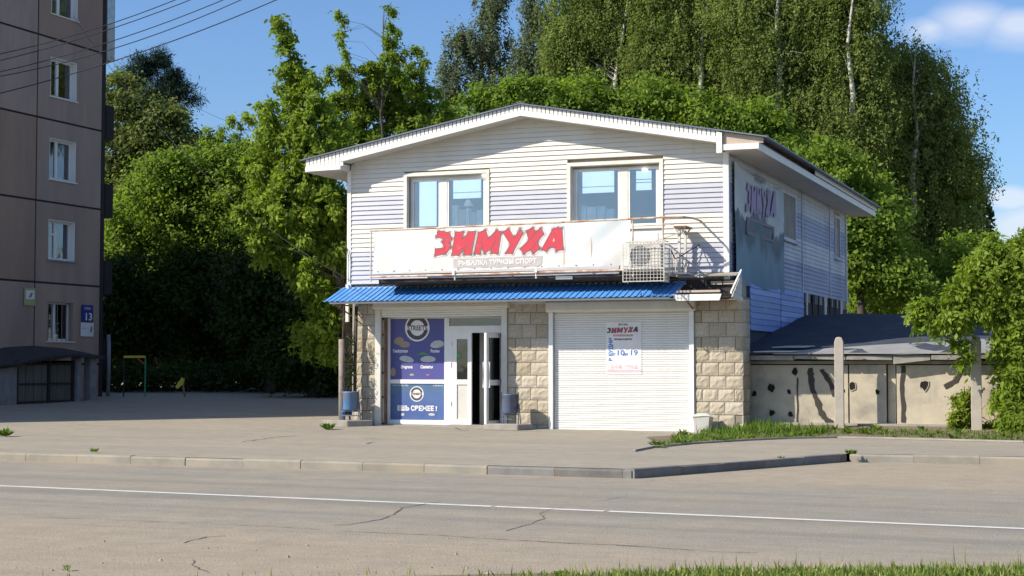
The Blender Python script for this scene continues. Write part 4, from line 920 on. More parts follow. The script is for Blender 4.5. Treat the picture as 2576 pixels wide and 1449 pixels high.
# ------------------------------------------------------------------ street furniture by the door
def litter_bin(name, lab, loc, rz, mt, blk_lab, blk_loc):
    t = thing(name, lab, 'litter bin', loc, rz, 'litter bins beside the shop door')
    mb = MB().lathe([(.0, .0), (.17, .0), (.19, .03), (.20, .42), (.208, .43), (.208, .46), (.19, .46), (.185, .05), (0, .05)], 20, (0, 0, .24)); obj('bucket', mb, mt, t, True)
    for s in (-1, 1): obj('leg', MB().tube([(s * .225, -.02, 0), (s * .225, -.02, .74)], .014, 6), mt, t); obj('leg', MB().tube([(s * .225, .10, 0), (s * .225, .02, .45)], .012, 6), mt, t)
    obj('crossbar', MB().box(-.22, .22, -.03, -.01, .205, .23).box(-.22, .22, -.03, -.01, .10, .12), mt, t)
    return t
bx, bz = front(890, 1060, -.45); gzb = .09
slab = obj('concrete_block', MB().prism([(-.62, -.28, 0), (.10, -.30, 0), (.55, .18, 0), (-.30, .24, 0)], (0, 0, .16)), m_concrete, None, False, W(-9.33, -.60, gz(0, 38) + .0), (0, 0, ROTZ)); bevel(slab, .015); tag(slab, 'low concrete block under the scuffed blue bin left of the shop window', 'block', 'concrete blocks under the litter bins')
litter_bin('litter_bin', 'scuffed light blue bin on legs left of the poster window, beside the rusty pole', W(-9.32, -.55, gz(0, 38) + .16), ROTZ + .1, m_bin, 0, 0)
slab2 = obj('concrete_block', MB().prism([(-.45, -.30, 0), (.42, -.32, 0), (.62, .15, 0), (-.35, .18, 0)], (0, 0, .145)), m_concrete, None, False, W(-5.20, -.62, .02), (0, 0, ROTZ)); bevel(slab2, .015); tag(slab2, 'low concrete block under the dull dark bin right of the open door', 'block', 'concrete blocks under the litter bins')
litter_bin('litter_bin', 'dull dark blue bin on legs right of the open door, below the stone pier', W(-5.12, -.55, .165), ROTZ - .1, m_bin2, 0, 0)
pb = thing('plastic_bin', 'grey white plastic waste bin with a skewed lid against the right stone pier', 'waste bin', W(-.52, -.33, 0), ROTZ)
mb = MB(); prof = [(.17, 0), (.20, .38)]
mb.add([(-.16, -.13, 0), (.16, -.13, 0), (.16, .13, 0), (-.16, .13, 0), (-.205, -.17, .38), (.205, -.17, .38), (.205, .17, .38), (-.205, .17, .38)], [(0, 3, 2, 1), (4, 5, 6, 7), (0, 1, 5, 4), (1, 2, 6, 5), (2, 3, 7, 6), (3, 0, 4, 7)]); bevel(obj('body', mb, m_greyplastic, pb), .02)
bevel(obj('lid', MB().add([(-.23, -.19, 0), (.23, -.19, .03), (.23, .19, .05), (-.23, .19, .02), (-.17, -.12, .06), (.1, -.12, .10), (.12, .1, .09), (-.17, .12, .08)], [(0, 3, 2, 1), (4, 5, 6, 7), (0, 1, 5, 4), (1, 2, 6, 5), (2, 3, 7, 6), (3, 0, 4, 7)]), m_greyplastic, pb, loc=(0, 0, .375)), .008)
rk = thing('rubble_block', 'broken stone block standing at the right foot of the shop', 'stone', W(.30, -.12, 0), ROTZ); mb = MB()
mb.add([(-.1, -.09, 0), (.1, -.1, 0), (.12, .1, 0), (-.1, .1, 0), (-.07, -.07, .20), (.09, -.06, .24), (.08, .08, .22), (-.08, .07, .19)], [(0, 3, 2, 1), (4, 5, 6, 7), (0, 1, 5, 4), (1, 2, 6, 5), (2, 3, 7, 6), (3, 0, 4, 7)]); bevel(obj('block', mb, m_greyplastic, rk), .02)
# pole, downpipe, vine at the left corner
pl = thing('old_pole', 'rusty pale round pole at the left front corner of the shop behind the blue bin', 'pole', W(-9.62, -.42, .06), ROTZ)
obj('pole_shaft', MB().tube([(0, 0, 0), (-.01, 0, 1.0), (-.02, 0, 2.12)], [.085, .08, .075], 10), mat('flaking concrete pole', (.27, .235, .20), .9, (.19, .115, .07), 3, lo=.52, hi=.66), pl, True)
obj('thin_rod', MB().tube([(.0, .02, 2.1), (.02, .05, 3.05)], .018, 6), m_bark, pl)
tag(obj('drain_pipe', MB().tube([(0, 0, 0), (.0, 0, 1.2), (.03, 0, 2.6)], .045, 8), m_bark, None, True, W(-9.40, -.16, .4), (0, 0, ROTZ)), 'dark drain pipe on the left edge of the stone pier behind the vine', 'pipe')
lc = thing('wall_cable', 'thin dark cable looping down over the left corner trim', 'cable', O, ROTZ)
obj('cable_run', MB().tube([(-9.75, -.05, 4.5), (-9.68, -.06, 4.42), (-9.64, -.06, 4.2), (-9.65, -.05, 3.62)], .010, 5), m_cable, lc)

# concrete fence posts
def fence_post(px0, px1, py, h, lab):
    x0, z0 = front(px0, py, .1); x1, _ = front(px1, py, .1); w = x1 - x0; h = h * .945; c = W((x0 + x1) / 2, .1); t = thing('fence_post', lab, 'post', (c.x, c.y, z0 - .06), ROTZ + R(6), 'bare concrete fence posts')
    mb = MB().prism([(-w / 2, -.07, 0), (w / 2, -.07, 0), (w / 2, -.07, h - .12), (w * .33, -.07, h - .02), (0, -.07, h), (-w * .33, -.07, h - .02), (-w / 2, -.07, h - .12)], (0, .15, 0)); bevel(obj('shaft', mb, m_post, t), .012)
    obj('anchor', MB().box(w * .5 - .005, w * .5 + .025, -.03, .01, h * .42, h * .42 + .07), m_rust2, t); obj('anchor', MB().box(-w * .5 - .015, -w * .5 + .005, -.03, .01, h * .78, h * .78 + .05), m_rust2, t)
    return t
fence_post(2101, 2124, 1082, 2.26, 'round topped concrete fence post standing free in front of the low garage wall')
fence_post(2444, 2471, 1085, 2.25, 'concrete fence post half wrapped by the box elder foliage at the right')

# ------------------------------------------------------------------ low garage row
gr = thing('garage_row', 'low beige plastered garage with a shallow grey felt roof beside the shop', 'garage', W(0, GY, 0), ROTZ)
gx = [.36, 2.02, 3.05, 5.15, 7.6]
for a, b, c, d in ((.0, 2.55, 0, 0), (2.56, 3.40, .0, .02), (3.405, 3.60, .10, .02), (3.61, 5.9, 0, 0), (5.91, 8.4, .05, 0)):
    o_ = obj('wall_panel', MB().box(a + .012, b - .012, c, c + .3, -.1, 1.545 + d * .5), m_plaster, gr)
obj('wall_backing', MB().box(-.0, 8.4, .31, .5, -.1, 1.6), m_joint, gr)
obj('lintel_beam', MB().box(.02, 8.4, -.03, .25, 1.57, 1.64), m_slab, gr)
ed = []; x = .36; random.seed(5)
while x < 8.3:
    w = random.uniform(.55, 1.3); t_ = random.uniform(-.05, .03); dr = random.choice([0, .03, -.03, -.10 if x > 3 else 0])
    o_ = obj('eave_slab', MB().prism([(x, -.32 + t_, 1.66 + dr), (x + w - .02, -.30 + t_, 1.65), (x + w - .02, -.30 + t_, 1.77), (x, -.32 + t_, 1.77)], (0, .7, .03)), m_slab, gr); bevel(o_, .012); x += w
nx, ny = 26, 14; vs = []
for j in range(ny):
    for i in range(nx):
        x = .05 + 8.5 * i / (nx - 1); y = -.34 + 8.6 * j / (ny - 1); vs.append((x, y, 1.80 + 1.15 * (max(0, y + .34) / 8.6) ** .9 + .015 * math.sin(x * 3 + y * 2) + (.02 * random.random() if j == 0 else 0)))
fs = [(j * nx + i, j * nx + i + 1, (j + 1) * nx + i + 1, (j + 1) * nx + i) for j in range(ny - 1) for i in range(nx - 1)]
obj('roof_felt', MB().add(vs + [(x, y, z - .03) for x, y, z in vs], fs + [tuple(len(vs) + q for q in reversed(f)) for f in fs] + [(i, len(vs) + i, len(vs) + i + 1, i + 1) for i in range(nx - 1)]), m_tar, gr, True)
obj('pale_eave_wedge', MB().prism([(.9, -.345, 1.80), (8.5, -.345, 1.80), (8.5, 2.3, 2.185), (5.6, 2.0, 2.145), (3.0, .9, 1.99), (1.6, .1, 1.878)], (0, 0, .022)), mat('pale grey roof wedge', (.30, .30, .29), .6, (.25, .25, .25), 2), gr)  # paler grey wedge over the dark felt, widening to the right
obj('gable_infill', MB().box(.02, 8.4, .5, 7.9, -.1, 1.7), m_slab, gr)
for (px, py) in ((1898, 990), (1941, 975), (1942, 1038), (1990, 1041), (2000, 935), (2143, 970), (2207, 985), (2325, 968), (1985, 985)):
    x, z = front(px, py, GY); r = random.uniform(.05, .10); rr = random.Random(px)
    pts = [(x + r * rr.uniform(.6, 1.25) * math.cos(t), -.003, z + r * 1.2 * rr.uniform(.6, 1.25) * math.sin(t)) for t in [2 * math.pi * i / 9 for i in range(9)]]
    o_ = obj('plaster_hole', MB().prism(pts, (0, .02, 0)), m_dark, gr); o_.location.y = -.012 if px not in (2207,) else 0
    rim = MB()
    for p, q in zip(pts, pts[1:] + pts[:1]):
        d0 = (Vector(p) - Vector((x, -.003, z))) * .16; d1 = (Vector(q) - Vector((x, -.003, z))) * .16
        rim.prism([Vector(p), Vector(q), Vector(q) + d1, Vector(p) + d0], (0, -.02, 0))
    obj('hole_rim', rim, m_plaster, gr)
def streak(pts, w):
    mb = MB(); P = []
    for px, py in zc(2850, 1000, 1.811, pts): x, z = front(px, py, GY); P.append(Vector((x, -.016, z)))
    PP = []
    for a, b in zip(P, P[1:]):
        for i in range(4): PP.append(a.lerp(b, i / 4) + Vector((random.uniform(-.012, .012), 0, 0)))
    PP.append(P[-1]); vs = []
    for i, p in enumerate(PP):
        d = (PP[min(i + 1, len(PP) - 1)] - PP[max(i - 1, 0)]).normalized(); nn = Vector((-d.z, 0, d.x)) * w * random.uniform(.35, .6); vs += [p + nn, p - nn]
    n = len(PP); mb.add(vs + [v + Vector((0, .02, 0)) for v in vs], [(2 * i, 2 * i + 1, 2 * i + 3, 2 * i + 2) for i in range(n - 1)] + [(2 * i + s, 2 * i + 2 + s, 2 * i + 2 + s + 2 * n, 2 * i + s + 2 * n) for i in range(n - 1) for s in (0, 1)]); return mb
m_shadow_line = mat('painted shadow line', (.055, .047, .042), .9)  # curving shadow lines painted on the garage wall as dark strips
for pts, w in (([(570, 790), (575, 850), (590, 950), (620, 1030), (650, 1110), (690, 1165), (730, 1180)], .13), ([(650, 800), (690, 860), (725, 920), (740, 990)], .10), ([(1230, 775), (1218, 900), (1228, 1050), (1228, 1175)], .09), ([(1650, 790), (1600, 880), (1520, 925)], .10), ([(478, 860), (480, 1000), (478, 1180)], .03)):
    obj('shadow_line', streak(pts, w), m_shadow_line, gr)
mb = MB().box(.4, 8.4, -.35, 0, -.05, .235); obj('wall_footing', mb, m_concrete, gr); random.seed(9)
tag(obj('pale_sheet', MB().prism([(0, 0, 0), (.9, .02, 0), (1.05, .25, .02), (.25, .22, .02)], (0, 0, .02)), m_greyplastic, None, False, W(.45, GY - .38, 1.84), (0, 0, ROTZ)), 'pale flat sheet lying on the garage roof edge near the shop, nearer one', 'sheet', )
tag(obj('pale_sheet', MB().prism([(0, 0, 0), (.8, .02, .0), (.95, .3, .03), (.3, .28, .03)], (0, 0, .02)), m_greyplastic, None, False, W(.75, GY + .25, 1.95), (0, 0, ROTZ)), 'pale flat sheet lying on the garage roof further up from its edge', 'sheet')

# ------------------------------------------------------------------ apartment block
ap = thing('apartment_building', 'five storey brown grey panel apartment block in shade', 'apartment building', (A0.x, A0.y, 0), ROTZ)
def A_(name, mb, mt, parent=ap, **k): return obj(name, mb, mt, parent, **k)
zj = [.2, 1.55, 4.30, 7.05, 9.86, 12.66, 15.6]; vj = [-12.9, -8.3, -3.25, 1.80, 5.55]
WZ = [(2.34, 3.68), (5.10, 6.46), (7.85, 9.24), (10.68, 12.02), (13.52, 14.86)]; WV = (2.48, 3.92)
def panel(v0, v1, z0, z1, hole=None):
    g = .035; a, b, c, d = v0 + g, v1 - g, z0 + g, z1 - g; x0, x1 = -.28, 0
    mb = MB()
    if not hole: mb.box(x0, x1, a, b, c, d)
    else:
        h0, h1, k0, k1 = hole
        mb.box(x0, x1, a, h0, c, d).box(x0, x1, h1, b, c, d).box(x0, x1, h0, h1, c, k0).box(x0, x1, h0, h1, k1, d)
    return A_('wall_panel', mb, m_apt)
holes = {}
for r_ in range(6):
    for c_ in range(4):
        h = None
        if r_ >= 1 and c_ == 3: h = (*WV, *WZ[r_ - 1])
        if r_ >= 1 and c_ == 0: h = (-10.9, -9.4, *WZ[r_ - 1])
        panel(vj[c_], vj[c_ + 1], zj[r_], zj[r_ + 1], h)
A_('wall_backing', MB().box(-.9, -.8, -12.8, 5.4, 0, 15.55).box(-.3, -.012, -12.9, -12.86, 0, 15.5), m_joint)
for z in zj[1:-1]: A_('joint_filler', MB().box(-.27, -.02, -12.9, 5.5, z - .035, z + .035), m_joint)
for v in vj[1:-1]: A_('joint_filler', MB().box(-.27, -.021, v - .035, v + .035, .2, 15.55), m_joint)
A_('far_corner', MB().box(-12, -.05, 5.36, 5.62, 0, 15.6), m_joint)
A_('near_wall', MB().box(-12, -.0, -15.6, -12.93, 0, 15.6), m_apt); A_('back_wall', MB().box(-12.2, -12, -15.6, 5.6, 0, 15.6), m_apt)
A_('roof', MB().box(-12.4, .25, -15.8, 5.9, 15.62, 15.8), m_slab); A_('plinth', MB().box(-.3, -.03, -12.9, 5.5, -.1, .22), m_concrete)
for (v0, v1) in ((WV), (-10.9, -9.4)):
    for i, (z0, z1) in enumerate(WZ):
        w = A_('window', MB().box(-.26, -.20, v0, v0 + .08, z0, z1).box(-.26, -.20, v1 - .08, v1, z0, z1).box(-.26, -.20, v0 + .08, v1 - .08, z0, z0 + .08).box(-.26, -.20, v0 + .08, v1 - .08, z1 - .08, z1)
                .box(-.262, -.19, (v0 + v1) / 2 - .16, (v0 + v1) / 2 - .04, z0 + .08, z1 - .08), m_pvc)
        if i == 1: A_('casement', MB().box(-.255, -.195, v0 + .08, (v0 + v1) / 2 - .16, z1 - .52, z1 - .44), m_pvc, w)
        A_('pane', MB().box(-.24, -.235, v0 + .08, v1 - .08, z0 + .08, z1 - .08), m_glass, w)
        A_('curtain', MB().box(-.5, -.49, v1 - .45, v1 - .1, z0, z1).box(-.5, -.49, v0 + .05, v0 + .3, z0, z1), m_cream if i % 2 else m_greyplastic, w)
        A_('window_sill', MB().box(-.2, .05, v0 - .05, v1 + .06, z0 - .05, z0 - .008), m_trim if i != 1 else m_greypost, w)
        A_('reveal', MB().box(-.2, .002, v1 - .022, v1 - .001, z0, z1).box(-.2, .002, v0 + .001, v0 + .022, z0, z1).box(-.2, .002, v0 + .023, v1 - .023, z1 - .02, z1 - .001), m_pvc if i else m_apt, w)
        if i == 0:
            for q in range(6): A_('window_bar', MB().tube([(-.05, v0 + .1 + q * .25, z0), (-.05, v0 + .1 + q * .25, z1)], .012, 5), m_greypost, w)
A_('dark_corner_strip', MB().box(-.045, .012, 5.38, 5.6, .2, 15.58), m_joint)
for i, (z0, z1) in enumerate(WZ):
    b_ = A_('balcony', MB().box(-3.2, .02, 5.65, 6.10, z0 - 1.05, z0 - .93).box(-3.2, .02, 6.05, 6.10, z0 - .93, z0 + .15).box(-.03, .02, 5.65, 6.05, z0 - .93, z0 + .15), m_greyplastic if i == 4 else m_joint)
    if i in (4,): A_('balcony_glazing', MB().box(-3.2, .02, 6.05, 6.09, z0 + .15, z1 + .5).box(-.02, .015, 5.65, 6.04, z0 + .15, z1 + .5), m_paleblue, b_)
# signs on the block
def apt_sign(name, v0, v1, z0, z1, mt, lab, cat, x=.01):
    t = thing(name, lab, cat, A0 + V * v0 + Vector((0, 0, z0)) + U * x, ROTZ + R(90)); obj('plate', MB().box(0, v1 - v0, 0, .02, 0, z1 - z0), mt, t, loc=(0, -.02, 0)); return t
t = apt_sign('house_number_sign', 4.32, 4.96, 3.03, 3.62, m_sign, 'blue house number sign with white 13 on the panel block', 'sign', .03)
text('number', '13', .36, m_white, t, (.13, -.025, .06), bold=.008, width=.36); text('street_name', 'УЛИЦА', .12, m_pinkprint, t, (.12, -.025, .43), bold=.004, width=.40)
t = apt_sign('white_plate', 4.28, 5.0, 2.52, 3.0, m_white, 'white plate under the blue house number sign', 'sign', .03)
obj('plate_mark', MB().flat([(.5, -.023, .2), (.6, -.023, .12), (.66, -.023, .3), (.6, -.023, .42)]), m_greypost, t); text('plate_text', 'код', .07, m_pinkst, t, (.08, -.023, .26), width=.2)
t = apt_sign('notice', 1.22, 1.78, 3.5, 4.08, m_yellowpaper, 'faded yellow notice on the joint of the panel block', 'notice', .03)
obj('notice_print', MB().flat([(.06, -.024, .2), (.5, -.024, .22), (.5, -.024, .5), (.06, -.024, .5)]), m_cream, t); obj('notice_mark', MB().flat([(.2, -.027, .25), (.35, -.027, .28), (.42, -.027, .44), (.3, -.027, .42)]), m_greypost, t)

# basement entrance at the foot of the block
sh = thing('basement_entrance', 'low dark basement entrance with a sagging roof on posts below the block', 'entrance', A0 - V * 2.3 + Vector((0, 0, .27)), ROTZ)
def sh_pt(px, py, xl=1.4):
    q = ray_plane(px, py, A0 + U * xl, U) - A0; return q.dot(V), q.z - .25
vs = []; XR_ = 1.9
prof = [(-3, 1.02), (.0, 1.22), (1.2, 1.30), (2.6, 1.55), (4.0, 1.62), (5.6, 1.55)]
for v, z in prof: vs += [(.02, v, z + .28), (XR_ - .15, v, z), (XR_ - .15, v, z - .09), (.02, v, z + .18)]
n = len(prof); mb = MB().add(vs, [(4 * i + a, 4 * i + (a + 1) % 4, 4 * i + 4 + (a + 1) % 4, 4 * i + 4 + a) for i in range(n - 1) for a in range(4)] + [(0, 1, 2, 3), (4 * n - 4, 4 * n - 3, 4 * n - 2, 4 * n - 1)])
obj('roof_slab', mb, m_slate, sh)
for i, v in enumerate([q * .32 - 2.8 for q in range(26)]): obj('ragged_tile', MB().box(XR_ - .35, XR_ + random.uniform(-.16, .0), v, v + random.uniform(.2, .34), 1.0 + .09 * max(0, min(5, v + 2)) + .02, 1.0 + .09 * max(0, min(5, v + 2)) + .05), m_slate, sh)
for v0, v1 in ((-2.2, -1.9), (4.30, 4.52), (5.0, 5.35)): obj('post', MB().box(1.35, 1.6, v0, v1, -.1, 1.6), m_greypost, sh)
obj('brick_pier', MB().box(1.25, 1.55, -.2, 1.3, -.1, 1.25), m_greypost, sh)
for v in (1.5, 1.9, 2.3, 2.7, 3.1, 3.5, 3.9): obj('plank', MB().box(1.38, 1.42, v, v + .37, -.05, 1.32), m_plank, sh)
for z in (.05, .62, 1.25): obj('frame_rail', MB().box(1.36, 1.46, 1.35, 4.3, z, z + .06), m_joint, sh)
for v in (1.35, 2.95, 4.2): obj('frame_post', MB().box(1.40, 1.5, v, v + .1, -.05, 1.4), m_joint, sh)
obj('step_slab', MB().box(.0, 2.1, -4, 5.9, -.3, .02), m_concrete, sh); obj('side_wall', MB().box(0, 1.35, 4.5, 4.7, -.1, 1.4), m_joint, sh)
tag(obj('drain_pipe', MB().tube([(0, 0, 0), (.02, 0, 1.1), (0, 0, 2.3)], .07, 8), m_greypost, None, True, A0 + V * 5.75 + U * .15 + Vector((0, 0, .3)), (0, 0, 0)), 'pale drain pipe at the far foot of the panel block', 'pipe')

# ------------------------------------------------------------------ cables
def cable(a, b, lab, sag=.15, r=.014):
    a = at(*a); b = at(*b); base = Vector((a.x, a.y, min(a.z, b.z))); pts = []
    for i in range(15):
        t = i / 14; p = a.lerp(b, t); p.z -= sag * 4 * t * (1 - t); pts.append(p - base)
    tag(obj('overhead_cable', MB().tube(pts, r, 5), m_cable, None, True, base), lab, 'cable', 'overhead cables crossing the sky at the left')
cable((-120, 158, 44), (520, -34, 45), 'uppermost overhead cable crossing the top left corner', .25)
cable((-120, 178, 44), (600, -52, 45), 'second overhead cable from the top at the upper left', .25)
cable((-120, 205, 44), (720, -72, 45), 'upper one of the close pair of cables below the top two', .35)
cable((-120, 210, 44), (800, -98, 45), 'lower one of the close pair of cables below the top two', .55)
cable((-120, 262, 44), (840, -66, 45), 'lowest and longest of the overhead cables rising to the right', .35, .016)
cable((185, 40, 50), (880, 705, 38.2), 'thin cable dropping from the panel block towards the left edge of the canopy', .9, .006)
cable((275, 140, 57), (900, 405, 44), 'thin cable running from the panel block towards the left eave', .5, .006)

# playground frame glimpsed in the shade
pf_ = gnd(340, 1000, .55); t = thing('playground_swing', 'yellow topped playground frame in the shade beyond the block', 'swing', (-13.6, 56.5, .4), 0)
x0 = at(312, 897, 56.5).x + 13.6; x1 = at(366, 897, 56.5).x + 13.6; zt = at(366, 897, 56.5).z - .4
obj('top_bar', MB().box(x0, x1, -.04, .04, zt - .04, zt + .04), m_yellow, t); obj('post', MB().box(x1 - .02, x1 + .02, -.041, .035, 0, zt - .045), m_greenpaint, t); obj('post', MB().box(x0 - .01, x0 + .02, -.041, .035, 0, zt - .045), m_slate, t)
obj('brace', MB().tube([(x1 - .28, 0, zt - .06), (x1 - .05, 0, zt - .25)], .03, 6), m_redpaint, t)
p = at(452, 962, 56); t = thing('spring_rider', 'yellow curved playground seat on a dark post in the shade', 'spring rider', (p.x, p.y, .4), 0)
obj('seat_panel', MB().prism([(-.16, 0, p.z - .55), (.05, 0, p.z - .25), (.17, 0, p.z - .25), (.12, 0, p.z - .45), (-.08, 0, p.z - .62)], (0, .1, 0)), m_yellow, t); obj('post', MB().tube([(.18, .05, 0), (.05, .05, p.z - .2)], .04, 6), m_rust2, t)

# drain covers / small stones on the ground
random.seed(21); mb = MB()
for i in range(300):
    if i < 240: px, py = random.uniform(-60, 1500), random.uniform(1345, 1448); zz = -.14
    else: px, py = random.uniform(1600, 2560), random.uniform(1180, 1240); zz = -.14
    p = gnd(px, py, zz); r = random.uniform(.004, .012) * (2.2 if random.random() < .1 else 1)
    mb.add([(p.x - r, p.y, p.z), (p.x, p.y - r * .8, p.z), (p.x + r, p.y, p.z), (p.x, p.y + r * .8, p.z), (p.x, p.y, p.z + r * .9)], [(0, 1, 4), (1, 2, 4), (2, 3, 4), (3, 0, 4)])
o = stuff(obj('loose_gravel', mb, mat('loose pebbles', (.34, .29, .22), .9, (.17, .15, .12), 1.5, lo=.45, hi=.65))); tag(o, 'loose pebbles scattered on the dusty road edges', 'gravel')
# ------------------------------------------------------------------ vegetation
def leaf_mesh(name, P, D, Nn, L, Wd, tone, mt, fold=True):
    """diamond leaves: P base points, D direction (unit), Nn normal, L length, Wd width"""
    n = len(P); S = np.cross(D, Nn); S /= np.linalg.norm(S, axis=1)[:, None] + 1e-9
    L = L[:, None]; Wd = Wd[:, None]
    v = np.empty((n, 4, 3)); v[:, 0] = P; v[:, 1] = P + D * L * .45 + S * Wd * .5 - Nn * L * .05; v[:, 2] = P + D * L - Nn * L * .10; v[:, 3] = P + D * L * .45 - S * Wd * .5 - Nn * L * .05
    me = bpy.data.meshes.new(name); me.vertices.add(4 * n); me.vertices.foreach_set('co', v.ravel().astype(np.float32))
    me.loops.add(4 * n); me.loops.foreach_set('vertex_index', np.arange(4 * n, dtype=np.int32)); me.polygons.add(n)
    me.polygons.foreach_set('loop_start', np.arange(0, 4 * n, 4, dtype=np.int32)); me.update(calc_edges=True)
    a = me.attributes.new('tone', 'FLOAT', 'POINT'); a.data.foreach_set('value', np.repeat(tone, 4).astype(np.float32)); me.materials.append(mt); return me
def unit(a): return a / (np.linalg.norm(a, axis=1)[:, None] + 1e-9)
KIND = {  # leaf length, width ratio, clump radius, leaves per clump, clumps per m2 of blob surface, droop, material
 'elder': (.19, .46, .45, 120, 2.4, .55, ml_elder), 'maple': (.18, .62, .50, 100, 2.0, .25, ml_maple), 'birch': (.125, .60, .40, 130, 2.3, 1.0, ml_birch),
 'poplar': (.13, .7, .30, 60, 1.5, .3, ml_poplar), 'linden': (.17, .7, .50, 100, 2.0, .4, ml_linden), 'pine': (.26, .14, .36, 150, 2.4, .0, ml_pine), 'dark': (.24, .6, .6, 50, 1.0, .3, ml_dark)}
def crown_points(blobs, kind, dens=1.0, shell=.62):
    Lf, wr, cr, per, cpm, droop, mt = KIND[kind]; CP = []; CC = []
    for (c, r) in blobs:
        c = np.array(c); r = np.array(r); area = 4 * math.pi * ((r[0] * r[1] + r[0] * r[2] + r[1] * r[2]) / 3)
        nc = max(3, int(area * cpm * dens * 1.15)); d = unit(rng.normal(size=(nc, 3))); rad = shell + (1 - shell) * rng.random(nc) ** .7
        am = .30 if kind in ('birch', 'linden') else .2; lump = 1 + am * np.sin(d[:, 0] * 7 + c[0] * 3) * np.sin(d[:, 2] * 6 + c[2] * 3) + .10 * rng.normal(size=nc)
        CP.append(c + d * r * (rad * lump)[:, None]); CC.append(np.repeat(c[None], nc, 0))
        ni = int(nc * (.12 if kind == 'birch' else .22)); CP.append(c + unit(rng.normal(size=(ni, 3))) * r * (rng.random(ni) ** .5 * .6)[:, None]); CC.append(np.repeat(c[None], ni, 0))
    return np.vstack(CP), np.vstack(CC)
def leaves_for(CP, CC, kind, size=1.0, per_mul=1.0):
    Lf, wr, cr, per, cpm, droop, mt = KIND[kind]; cr *= size ** 1.2; per = int(per * per_mul); n = len(CP); k = n * per
    out = unit(CP - CC); ct = rng.random(n)
    idx = np.repeat(np.arange(n), per); rs = rng.uniform(.6, 1.35, n)[idx]
    g = rng.normal(size=(k, 3)) * np.array([1, 1, .62]) * (cr * .55 * rs)[:, None]
    if kind == 'birch':     # hanging twigs: short vertical strings of small leaves
        ns = 7; s = rng.normal(size=(n, ns, 3)) * cr * .75; si = rng.integers(0, ns, k); off = s[idx, si]
        t = rng.random(k); g = off * np.array([1.15, 1.15, .7]) + np.stack([rng.normal(size=k) * .07, rng.normal(size=k) * .07, -t * .75 * rs + .2], 1)
    elif kind == 'elder':   # sprays of drooping leaflets on short arching shoots
        ns = 9; s = unit(rng.normal(size=(n, ns, 3)) + out[:, None] * .5 + np.array([0, 0, .25])) * cr * rng.uniform(.5, 1.5, (n, ns, 1)); si = rng.integers(0, ns, k); t = rng.random(k)
        g = s[idx, si] * t[:, None] + rng.normal(size=(k, 3)) * .075 * size; g[:, 2] -= .18 * t ** 2
    elif kind == 'poplar':
        g = rng.normal(size=(k, 3)) * np.array([.5, .5, 1.5]) * (cr * .6 * rs)[:, None]
    P = CP[idx] + g
    up = np.array([0, 0, 1.0])
    Nn = unit(out[idx] * .6 + up * .5 + rng.normal(size=(k, 3)) * .55)
    D = unit(rng.normal(size=(k, 3)) + out[idx] * .5 - up * droop * 1.6); D = unit(D - Nn * np.sum(D * Nn, 1)[:, None] * .8)
    L = Lf * size * rng.uniform(.4, 1.35, k)
    tone = np.clip(.5 * ct[idx] + .5 * rng.random(k) + rng.normal(size=k) * .08, 0, 1)
    return P, D, Nn, L, L * wr, tone
